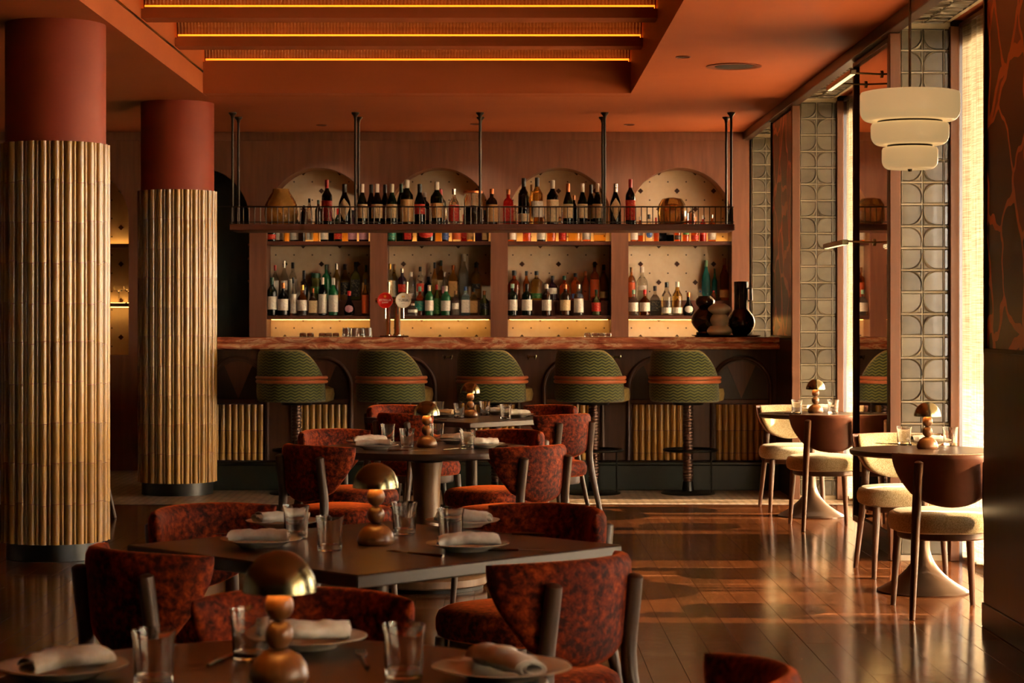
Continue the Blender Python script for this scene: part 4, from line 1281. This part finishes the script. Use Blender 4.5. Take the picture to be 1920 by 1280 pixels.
stool_lab = ['green zigzag bar stool nearest the tiled columns', 'green zigzag bar stool, second from the tiled columns', 'green zigzag bar stool in the middle of the five', 'green zigzag bar stool, second from the window wall', 'green zigzag bar stool nearest the window wall']
for i, px in enumerate((556, 742, 930, 1113, 1290)):
    place(sp, i == 0, (atx(px, 16.72), 16.72, 0.001), radians(-33), stool_lab[i], 'bar stools along the bar')
# ------------------------------------------------------------------ chairs
def superell(a, b_, prof, n=36, e=2.6, c=(0,0)):
    m = MB(); vs = []; rings = []
    for (s, z) in prof:
        if s == 0:
            rings.append([len(vs)]); vs.append((c[0], c[1], z)); continue
        ring = []
        for i in range(n):
            t = 2*pi*i/n; ct, st = cos(t), sin(t)
            ring.append(len(vs))
            vs.append((c[0]+a*s*math.copysign(abs(ct)**(2/e), ct), c[1]+b_*s*math.copysign(abs(st)**(2/e), st), z))
        rings.append(ring)
    fs = []
    for A, B in zip(rings, rings[1:]):
        for i in range(n):
            j = (i+1) % n
            if len(A) == 1: fs.append((A[0], B[j], B[i]))
            elif len(B) == 1: fs.append((A[i], A[j], B[0]))
            else: fs.append((A[i], A[j], B[j], B[i]))
    m.add(vs, fs); return m
SEATP = [(0,0.385),(0.90,0.385),(0.97,0.393),(1.0,0.415),(1.0,0.445),(0.965,0.468),(0.88,0.48),(0.6,0.489),(0,0.493)]
def legs(t, wood_, fl, rl, rr=0.022):
    for s in (-1, 1):
        obj('front_leg', MB().tube([(s*fl[0][0], fl[0][1], fl[0][2]), (s*fl[1][0], fl[1][1], 0.0)], [0.022, 0.013], 12), wood_, t)
    for s in (-1, 1):
        pts = [(s*x, y, z) for x, y, z in rl]
        # smooth the kink
        P = []
        for i in range(len(pts)-1):
            for k in range(6):
                q = k/6; P.append(tuple(pts[i][a]*(1-q)+pts[i+1][a]*q for a in range(3)))
        P.append(pts[-1])
        for _ in range(2):
            P = [P[0]] + [tuple((P[i-1][a]+2*P[i][a]+P[i+1][a])/4 for a in range(3)) for i in range(1, len(P)-1)] + [P[-1]]
        N = len(P)
        rad = [0.0135 + (rr-0.0135)*min(1, i/(N*0.45)) for i in range(N)]
        rad[-1] = rr*0.55; P.insert(N-1, tuple(P[-1][a]*0.85+P[-2][a]*0.15 for a in range(3))); rad.insert(N-1, rr*0.97)
        obj('rear_leg', MB().tube(P, rad, 14), wood_, t)
def velvet_chair():
    t = thing('velvet_chair', 'x', 'chair')
    sf = shell_fn(radians(38), radians(64), 0.268, 0.035, 0.515, 0.795, tilt=0.10, drop=0.012, brise=0.055)
    obj('backrest', pad(sf, 0.060, 26, 10, pw=7), VELVET, t, weld=0.0005, angle=60)
    obj('seat', superell(0.248, 0.235, SEATP), VELVET, t)
    obj('seat_frame', superell(0.205, 0.195, [(0,0.335),(0.98,0.335),(1,0.345),(1,0.3848),(0,0.3848)]), CHAIRWOOD, t, angle=30)
    legs(t, CHAIRWOOD, ((0.175,0.165,0.384),(0.195,0.19)), [(0.20,-0.335,0),(0.155,-0.228,0.50),(0.152,-0.262,0.742)])
    return t
def window_chair():
    t = thing('window_chair', 'x', 'chair')
    so_ = shell_fn(radians(38), radians(62), 0.275, 0.045, 0.515, 0.765, tilt=0.10, drop=0.0, brise=0.06)
    obj('outer_shell', pad(so_, 0.020, 26, 10, off=0.018, pw=14), LEATHER, t, weld=0.0005, angle=60, label='brown leather outer shell')
    obj('back_pad', pad(so_, 0.045, 26, 10, off=-0.018, pw=7), BOUCLE, t, weld=0.0005, angle=60, label='cream boucle inner back pad')
    obj('seat', superell(0.248, 0.235, SEATP), BOUCLE, t, label='cream boucle seat')
    obj('seat_frame', superell(0.205, 0.195, [(0,0.352),(0.98,0.352),(1,0.358),(1,0.3848),(0,0.3848)]), WCHAIRWOOD, t, angle=30)
    legs(t, WCHAIRWOOD, ((0.175,0.165,0.384),(0.195,0.19)), [(0.205,-0.335,0),(0.165,-0.235,0.50),(0.160,-0.270,0.735)])
    return t
vp = velvet_chair()
def facing(dx, dy): return atan2(dy, dx) - pi/2
vlist = [
 (-0.845,5.66, 1,1, 'rust velvet chair seen from behind at the diamond table, nearer the large column'),
 (0.05,5.46,-1,1, 'rust velvet chair seen from behind at the diamond table, nearer the open floor'),
 (-0.845,6.65, 1,-1,'rust velvet chair facing the camera across the diamond table, below the smaller column'),
 (0.045,6.65,-1,-1,'rust velvet chair facing the camera across the diamond table, on the open floor side'),
 (-0.44,4.45, 0,-1,'rust velvet chair tucked under the far side of the nearest round table'),
 (0.235,3.62,-1,0.12,'rust velvet chair at the window side of the nearest round table, mostly out of frame'),
 (-0.80,10.24,1,1, 'rust velvet chair seen from behind at the far round table, column side'),
 (0.025,10.19,-1,1,'rust velvet chair seen from behind at the far round table, window side'),
 (-0.83,11.33,1,-1,'rust velvet chair facing the camera across the far round table, column side'),
 (-0.06,11.30,-1,-1,'rust velvet chair facing the camera across the far round table, window side'),
 (-0.54,13.66,1,1, 'rust velvet chair seen from behind at the table closest to the bar, column side'),
 (0.285,13.54,-1,1, 'rust velvet chair seen from behind at the table closest to the bar, window side'),
 (-0.67,14.62,1,-1,'rust velvet chair facing the camera at the table closest to the bar, column side'),
 (0.24,14.62,-1,-1,'rust velvet chair facing the camera at the table closest to the bar, window side'),
 (-3.12,14.60,-1,0.3,'rust velvet chair almost hidden behind the large tiled column')]
for i, (x, y, dx, dy, lab) in enumerate(vlist):
    place(vp, i == 0, (x, y, 0.001), facing(dx, dy), lab, 'rust velvet chairs')
wp = window_chair()
wlist = [(2.11,10.02,0,1,'cream chair with brown leather back seen from behind at the nearer window table'),
 (2.20,11.43,0,-1,'cream chair facing the camera across the nearer window table'),
 (2.17,14.07,-0.05,1,'cream chair with brown leather back seen from behind at the farther window table'),
 (2.13,15.26,0,-1,'cream chair facing the camera across the farther window table')]
for i, (x, y, dx, dy, lab) in enumerate(wlist):
    place(wp, i == 0, (x, y, 0.001), facing(dx, dy), lab, 'cream chairs at the window tables')

# ------------------------------------------------------------------ tables
TZ = 0.73
def disc_top(r, th): return [(0,-th),(r-0.012,-th),(r-0.003,-th+0.006),(r,-th*0.5),(r,-0.005),(r-0.004,0),(0,0)]
def round_table(x, y, r, name, label, turned):
    t = thing(name, label, 'table', (x, y, 0.0005))
    obj('tabletop', MB().lathe(disc_top(r, 0.036), 72, c=(0,0,TZ)), TABLEWOOD, t)
    if turned:
        obj('collar', MB().lathe([(0,0.66),(0.085,0.66),(0.10,0.69),(0.10,0.6935),(0,0.6935)], 36), BLACKM, t)
        obj('turned_pedestal', MB().lathe([(0,0.10),(0.115,0.10),(0.115,0.13),(0.095,0.17),(0.080,0.30),(0.070,0.45),(0.074,0.58),(0.085,0.655),(0,0.6595)], 40), PEDWOOD, t)
        obj('foot_drum', MB().lathe([(0,0.02),(0.31,0.02),(0.318,0.028),(0.318,0.062),(0.30,0.075),(0.12,0.0995),(0,0.0995)], 64), PEDWOOD, t)
        obj('foot_ring', MB().lathe([(0,0),(0.298,0),(0.298,0.0195),(0,0.0195)], 48), BLACKM, t)
    return t
round_table(-0.43, 3.85, 0.515, 'round_table', 'dark round table closest to the camera with white napkins on plates', True)
round_table(-0.40, 10.90, 0.56, 'round_table', 'dark round table on a turned wooden pedestal beyond the diamond table', True)
def square_table(x, y, half_diag, rot, label):
    t = thing('square_table', label, 'table', (x, y, 0.0005), rot)
    s = half_diag/sqrt(2)
    obj('tabletop', MB().cbox(-s, s, -s, s, TZ-0.037, TZ, 0.004), TABLEWOOD, t, angle=0)
    obj('post', MB().lathe([(0,0.03),(0.042,0.03),(0.042,0.69),(0,0.69)], 28), STEEL, t)
    obj('top_plate', MB().cbox(-0.16, 0.16, -0.16, 0.16, 0.6805, 0.6925, 0.003), BLACKM, t, angle=0)
    obj('foot_plate', MB().lathe([(0,0),(0.30,0),(0.30,0.012),(0.05,0.022),(0.043,0.0298),(0,0.0298)], 48), BLACKM, t)
    return t
square_table(-0.382, 6.185, 0.737, radians(45), 'dark square table turned as a diamond with steel post, second from the camera')
square_table(-0.215, 14.25, 0.737, radians(45), 'dark square table turned as a diamond, closest to the bar')
def bistro(x, y, r, label):
    t = thing('bistro_table', label, 'table', (x, y, 0.0005))
    obj('tabletop', MB().lathe(disc_top(r, 0.028), 64, c=(0,0,TZ)), TABLEWOOD, t)
    p = [(0,0),(0.235,0),(0.237,0.006),(0.225,0.012)]
    for i in range(12):
        q = i/11; p.append((0.19*(1-q)**2.7+0.030, 0.016+0.27*q))
    p += [(0.028,0.32),(0.028,0.68),(0.10,0.69),(0.10,0.7015),(0,0.7015)]
    obj('trumpet_base', MB().lathe(p, 48), BRONZE, t)
    return t
bistro(2.165, 10.72, 0.375, 'small round window table on a bronze trumpet foot, nearer one')
bistro(2.20, 14.84, 0.375, 'small round window table on a bronze trumpet foot, one near the bar')

# ------------------------------------------------------------------ mushroom lamps
GLOWINNER = plain('white_lamp_inside', '#E8DCC4', rough=0.5)
def lamp_proto():
    t = thing('mushroom_lamp', 'x', 'lamp')
    sph = lambda z0, z1, r: [(r*sin(pi*i/12) if 0 < i < 12 else 0, (z0+z1)/2 - (z1-z0)/2*cos(pi*i/12)) for i in range(13)]
    obj('base', MB().lathe([(0,0),(0.050,0),(0.055,0.006),(0.0555,0.016),(0.050,0.034),(0.038,0.050),(0.020,0.061),(0,0.063)], 40), BALLWOOD, t)
    obj('lower_ball', MB().lathe(sph(0.060, 0.116, 0.0262), 32), BALLWOOD, t)
    obj('upper_ball', MB().lathe(sph(0.113, 0.171, 0.0268), 32), BALLWOOD, t)
    R = 0.0688; H = 0.075; zr = 0.168
    outp = [(R*cos(pi/2*i/12), zr + H*sin(pi/2*i/12)) for i in range(13)]; outp[-1] = (0, zr+H)
    inp = [((R-0.002)*cos(pi/2*i/12), zr + (H-0.002)*sin(pi/2*i/12)) for i in range(13)]; inp[-1] = (0, zr+H-0.002)
    d = obj('dome_shade', MB().lathe(outp + list(reversed(inp)) + [outp[0]], 48), BRASS, t)
    obj('shade_lining', MB().lathe([(r*0.985, z-0.0006) for r, z in inp[1:]], 32), GLOWINNER, d)
    obj('stem', MB().lathe([(0,0.168),(0.005,0.168),(0.005,0.238),(0,0.238)], 10), BRASS, t)
    obj('led_disc', MB().lathe([(0.008,0.222),(0.030,0.222),(0.030,0.225),(0.008,0.225),(0.008,0.222)], 24), emit('lamp_led', '#FFAC50', 34.0), t)
    return t
lp = lamp_proto()
llist = [(-0.413,3.84,'brass dome lamp on wooden balls, on the round table closest to the camera'),
 (-0.379,6.20,'brass dome lamp on wooden balls, on the diamond table'),
 (-0.400,10.92,'brass dome lamp on wooden balls, on the far round table'),
 (-0.222,14.20,'brass dome lamp on wooden balls, on the table closest to the bar'),
 (atx(1739,10.78),10.78,'brass dome lamp on wooden balls, on the nearer window table'),
 (atx(1529,14.95),14.95,'brass dome lamp on wooden balls, on the window table near the bar')]
for i, (x, y, lab) in enumerate(llist):
    place(lp, i == 0, (x, y, TZ+0.001), 0.3*i, lab, 'mushroom lamps on the tables')

# ------------------------------------------------------------------ place settings
flute = lambda a, r, z: 1 + (0.018*cos(12*a) if r < 0.0395 and z > 0.012 else 0)
gp = [(0,0),(0.031,0),(0.0350,0.003),(0.0360,0.03),(0.0378,0.080),(0.0415,0.100),(0.0402,0.1008),(0.0360,0.080),(0.0318,0.030),(0.030,0.017),(0,0.014)]
gmesh = MB().lathe(gp, 48, mod=lambda a, r, z: 1+(0.022*cos(12*a) if 0.0175 < z < 0.079 and r < 0.0362 else 0)).mesh('tumbler', 50); gmesh.materials.append(TUMBLER)
pmesh = MB().lathe([(0,0.0),(0.062,0.0),(0.066,0.004),(0.085,0.012),(0.118,0.020),(0.121,0.0225),(0.118,0.0235),(0.085,0.0165),(0.064,0.0085),(0,0.0075)], 56, mod=lambda a, r, z: 1+(0.012*sin(5*a+1)+0.008*sin(9*a) if r > 0.08 else 0)).mesh('plate', 50); pmesh.materials.append(PORCELAIN)
def napkin_mesh(seed):
    rr = random.Random(seed)
    L = 0.175; turns = 2.3; n_ = 44; m = 14
    p1, p2 = rr.random()*6, rr.random()*6
    def prof(t, v):
        a = t*turns*2*pi
        e = 2*v-1
        r = (0.009 + 0.0165*t) * (1 + 0.10*sin(v*4.3+p1) + 0.07*e*(1 if p2 > 3 else -1))
        w = 0.0016*sin(v*17 + a*1.0 + p1) + 0.0012*sin(v*31 - a*2 + p2) + 0.0022*t*sin(a*1.5 + v*6 + p1)
        q = r + w
        x = q*cos(a+1.2)*1.32; z = q*sin(a+1.2)*0.80
        z = z if z > -0.013 else -0.013 + (z+0.013)*0.25          # settles flat on the plate
        return (x + 0.010*e*e*(1 if p1 > 3 else -1), z - 0.0045*e*e)
    g = MB()
    def surf(off):
        def fn(u, v):
            x, z = prof(u, v)
            l_ = math.hypot(x, z)+1e-6
            x += x/l_*off; z += z/l_*off
            y = (v-0.5)*L*(1+0.05*sin(u*9+p2)) + 0.006*sin(u*12+p1)*(2*v-1)
            return (x, y, z+0.0225)
        return fn
    g.grid(surf(0.0012), n_, m); g.grid(surf(-0.0012), n_, m, flip=True)
    # close the edges of the cloth
    N = (n_+1)*(m+1)
    for j in range(m):
        for i in (0, n_):
            a, b_ = j*(n_+1)+i, (j+1)*(n_+1)+i
            g.f.append((a, b_, N+b_, N+a)); g.m.append(0)
    for i in range(n_):
        for j in (0, m):
            a, b_ = j*(n_+1)+i, j*(n_+1)+i+1
            g.f.append((a, b_, N+b_, N+a)); g.m.append(0)
    me = g.mesh('napkin', 50); me.materials.append(NAPKIN); return me
nmesh = [napkin_mesh(k) for k in range(4)]
def knife_mesh():
    m = MB()
    pts = [(0,-0.105,0.004),(0,-0.05,0.005),(0,0.0,0.004)]
    m.tube(pts, [0.0045,0.005,0.0035], 8)
    m.prism([(-0.003,0.0),(0.005,0.0),(0.0095,0.03),(0.009,0.07),(0.003,0.105),(-0.003,0.098)], 0.0032, 0.0048)
    return m
def fork_mesh():
    m = MB()
    m.tube([(0,-0.10,0.004),(0,-0.04,0.0045),(0,0.03,0.005)], [0.0048,0.0035,0.003], 8)
    m.prism([(-0.003,0.028),(0.003,0.028),(0.011,0.05),(0.0115,0.066),(-0.0115,0.066),(-0.011,0.05)], 0.0035, 0.0055)
    for k in range(4):
        x = -0.0096 + k*0.0064
        m.tube([(x,0.064,0.0045),(x,0.09,0.006),(x*0.95,0.105,0.0055)], [0.0017,0.0016,0.0009], 6)
    return m
kmesh = knife_mesh().mesh('knife', 40); kmesh.materials.append(CUTLERY)
fmesh = fork_mesh().mesh('fork', 40); fmesh.materials.append(CUTLERY)
TBL = {'near': 'the round table closest to the camera', 'dia': 'the diamond table', 'far': 'the far round table', 'bar': 'the table closest to the bar', 'win': 'the nearer window table', 'wbar': 'the window table near the bar'}
def glass_(px, py, tb, where, s=1.0):
    x, y = at(px, py, TZ)
    obj('tumbler', gmesh, None, loc=(x, y, TZ+0.001), rot=(0,0,px*0.1), scale=(s,s,s), label='clear glass tumbler on %s, %s' % (TBL[tb], where), cat='glass', group='tumblers on the tables')
def setting(px, py, tb, where, nrot, k=0, s=1.0, lean=0.0, dz=0.0):
    x, y = at(px, py, TZ)
    obj('plate', pmesh, None, loc=(x, y, TZ+0.001), rot=(0,0,px*0.07), scale=(s,s,s), label='ivory side plate on %s, %s' % (TBL[tb], where), cat='plate', group='side plates on the tables')
    obj('napkin', nmesh[k % 4], None, loc=(x+0.0, y, TZ+0.001+0.0095*s), rot=(0,0,radians(nrot)), scale=(s,s,s), label='rolled white napkin on %s, %s' % (TBL[tb], where), cat='napkin', group='rolled napkins on the plates')
def cut(mesh, px, py, tb, where, rot):
    x, y = at(px, py, TZ)
    nm = mesh.name.split('.')[0]
    obj(nm, mesh, None, loc=(x, y, TZ+0.0012), rot=(0,0,radians(rot)), label='dark steel %s on %s, %s' % (nm, TBL[tb], where), cat=nm, group=nm + 's on the tables')
# diamond table
setting(876, 1032, 'dia', 'nearest the open floor', -78, 0)
setting(490, 1024, 'dia', 'nearest the large column', 80, 1)
setting(868, 987, 'dia', 'far side toward the windows', 75, 2)
setting(532, 988, 'dia', 'far side toward the columns', -62, 3)
glass_(555, 1009, 'dia', 'left rear of the lamp'); glass_(618, 1033, 'dia', 'left front of the lamp')
glass_(758, 1002, 'dia', 'right beside the lamp'); glass_(845, 1016, 'dia', 'behind the napkin toward the open floor')
cut(fmesh, 780, 1041, 'dia', 'left of the plate toward the open floor', 52)
cut(kmesh, 972, 1034, 'dia', 'right of the plate toward the open floor', -96)
cut(kmesh, 455, 1003, 'dia', 'behind the plate near the large column', 95)
cut(kmesh, 960, 1003, 'dia', 'beside the far plate toward the windows', 80)
# near round table
setting(942, 1272, 'near', 'window side', 30, 0, 1.08)
setting(572, 1213, 'near', 'far side behind the lamp', -82, 1, 1.05)
setting(118, 1268, 'near', 'column side', -38, 2, 1.02)
glass_(757, 1272, 'near', 'window side of the lamp'); glass_(288, 1285, 'near', 'column side of the lamp'); glass_(470, 1238, 'near', 'behind the lamp')
cut(fmesh, 682, 1240, 'near', 'right of the far plate', 8)
cut(kmesh, 424, 1236, 'near', 'left of the far plate', -12)
cut(kmesh, 8, 1262, 'near', 'beyond the column side plate', 60)
# far round table
setting(704, 842, 'far', 'front left', 80, 3)
setting(692, 834, 'far', 'rear left', -70, 0)
setting(905, 839, 'far', 'front right', -76, 1)
setting(858, 831, 'far', 'rear right', 76, 2)
glass_(727, 829, 'far', 'second from the left'.replace('second from the left', 'left rear of the lamp')); glass_(763, 839, 'far', 'left front of the lamp')
glass_(819, 828, 'far', 'just behind the lamp'); glass_(876, 842, 'far', 'right of the lamp')
cut(kmesh, 765, 846, 'far', 'front edge beside the left glass', -82)
cut(fmesh, 855, 843, 'far', 'left of the front right plate', -40)
cut(kmesh, 952, 838, 'far', 'right of the front right plate', -88)
# table closest to the bar
setting(832, 781, 'bar', 'column side', 60, 1)
setting(968, 782, 'bar', 'window side', -70, 2)
setting(938, 777, 'bar', 'far window side', 70, 3)
glass_(822, 780, 'bar', 'leftmost'); glass_(861, 784, 'bar', 'just left of the lamp'); glass_(909, 779, 'bar', 'just right of the lamp'); glass_(948, 786, 'bar', 'rightmost')
cut(kmesh, 838, 788, 'bar', 'front edge', -80)
cut(kmesh, 993, 781, 'bar', 'window side end', -85)
# window tables
setting(1741, 834, 'win', 'in front of the lamp', 90, 0)
glass_(1695, 835, 'win', 'room side'); glass_(1782, 836, 'win', 'window side')
cut(fmesh, 1676, 834, 'win', 'room side of the glass', 60)
setting(1535, 771, 'wbar', 'in front of the lamp', 90, 1)
glass_(1494, 776, 'wbar', 'room side'); glass_(1562, 776, 'wbar', 'window side')
cut(fmesh, 1478, 776, 'wbar', 'room side of the glass', 60)

# ------------------------------------------------------------------ pendant lamp
PY = 9.0; ppx = 1706
X = atx(ppx, PY)
pd = thing('pendant_lamp', 'cream opal glass pendant lamp of three stepped tiers on a thin rod', 'pendant lamp', (X, PY, 0))
def tier(r, y0, y1, yi):
    z1 = zat(y0, PY); z0 = zat(y1, PY)
    rr = 0.035 if r > 0.15 else 0.03
    p = [(0, z1-0.001), (r-0.02, z1), (r-0.004, z1-0.004), (r, z1-0.014), (r, z0+rr*1.3)]
    for i in range(1, 8):
        a = pi/2*i/7
        p.append((r - rr + rr*cos(a), z0 + rr*1.3 - rr*1.3*sin(a)))
    p.append((0, z0))
    return MB().lathe(p, 64)
k_ = PY/F
obj('upper_tier', tier(92.5*k_, 172, 227, 0), OPAL, pd)
obj('middle_tier', tier(72.5*k_, 230.5, 272, 0), OPAL, pd)
obj('lower_tier', tier(52*k_, 275.5, 317, 0), OPAL, pd)
for ya_, yb_, r_ in ((227, 230.5, 60), (272, 275.5, 42)):
    obj('dark_gap_disc', MB().lathe([(0,zat(yb_,PY)),(r_*k_,zat(yb_,PY)),(r_*k_,zat(ya_,PY)),(0,zat(ya_,PY))], 48), BLACKM, pd)  # black disc standing in for the dark gap between tiers
obj('finial', MB().lathe([(0,-0.012),(0.008,-0.010),(0.010,0.0),(0,0.0)], 16, c=(0,0,zat(317,PY))), BRASS, pd)
obj('rod', MB().tube([(0,0,zat(173,PY)),(0,0,ZC-0.02)], 0.006, 10), BRASS, pd)
obj('ceiling_cup', MB().lathe([(0,-0.03),(0.05,-0.03),(0.055,-0.004),(0.055,0),(0,0)], 28, c=(0,0,ZC-0.001)), BRASS, pd)
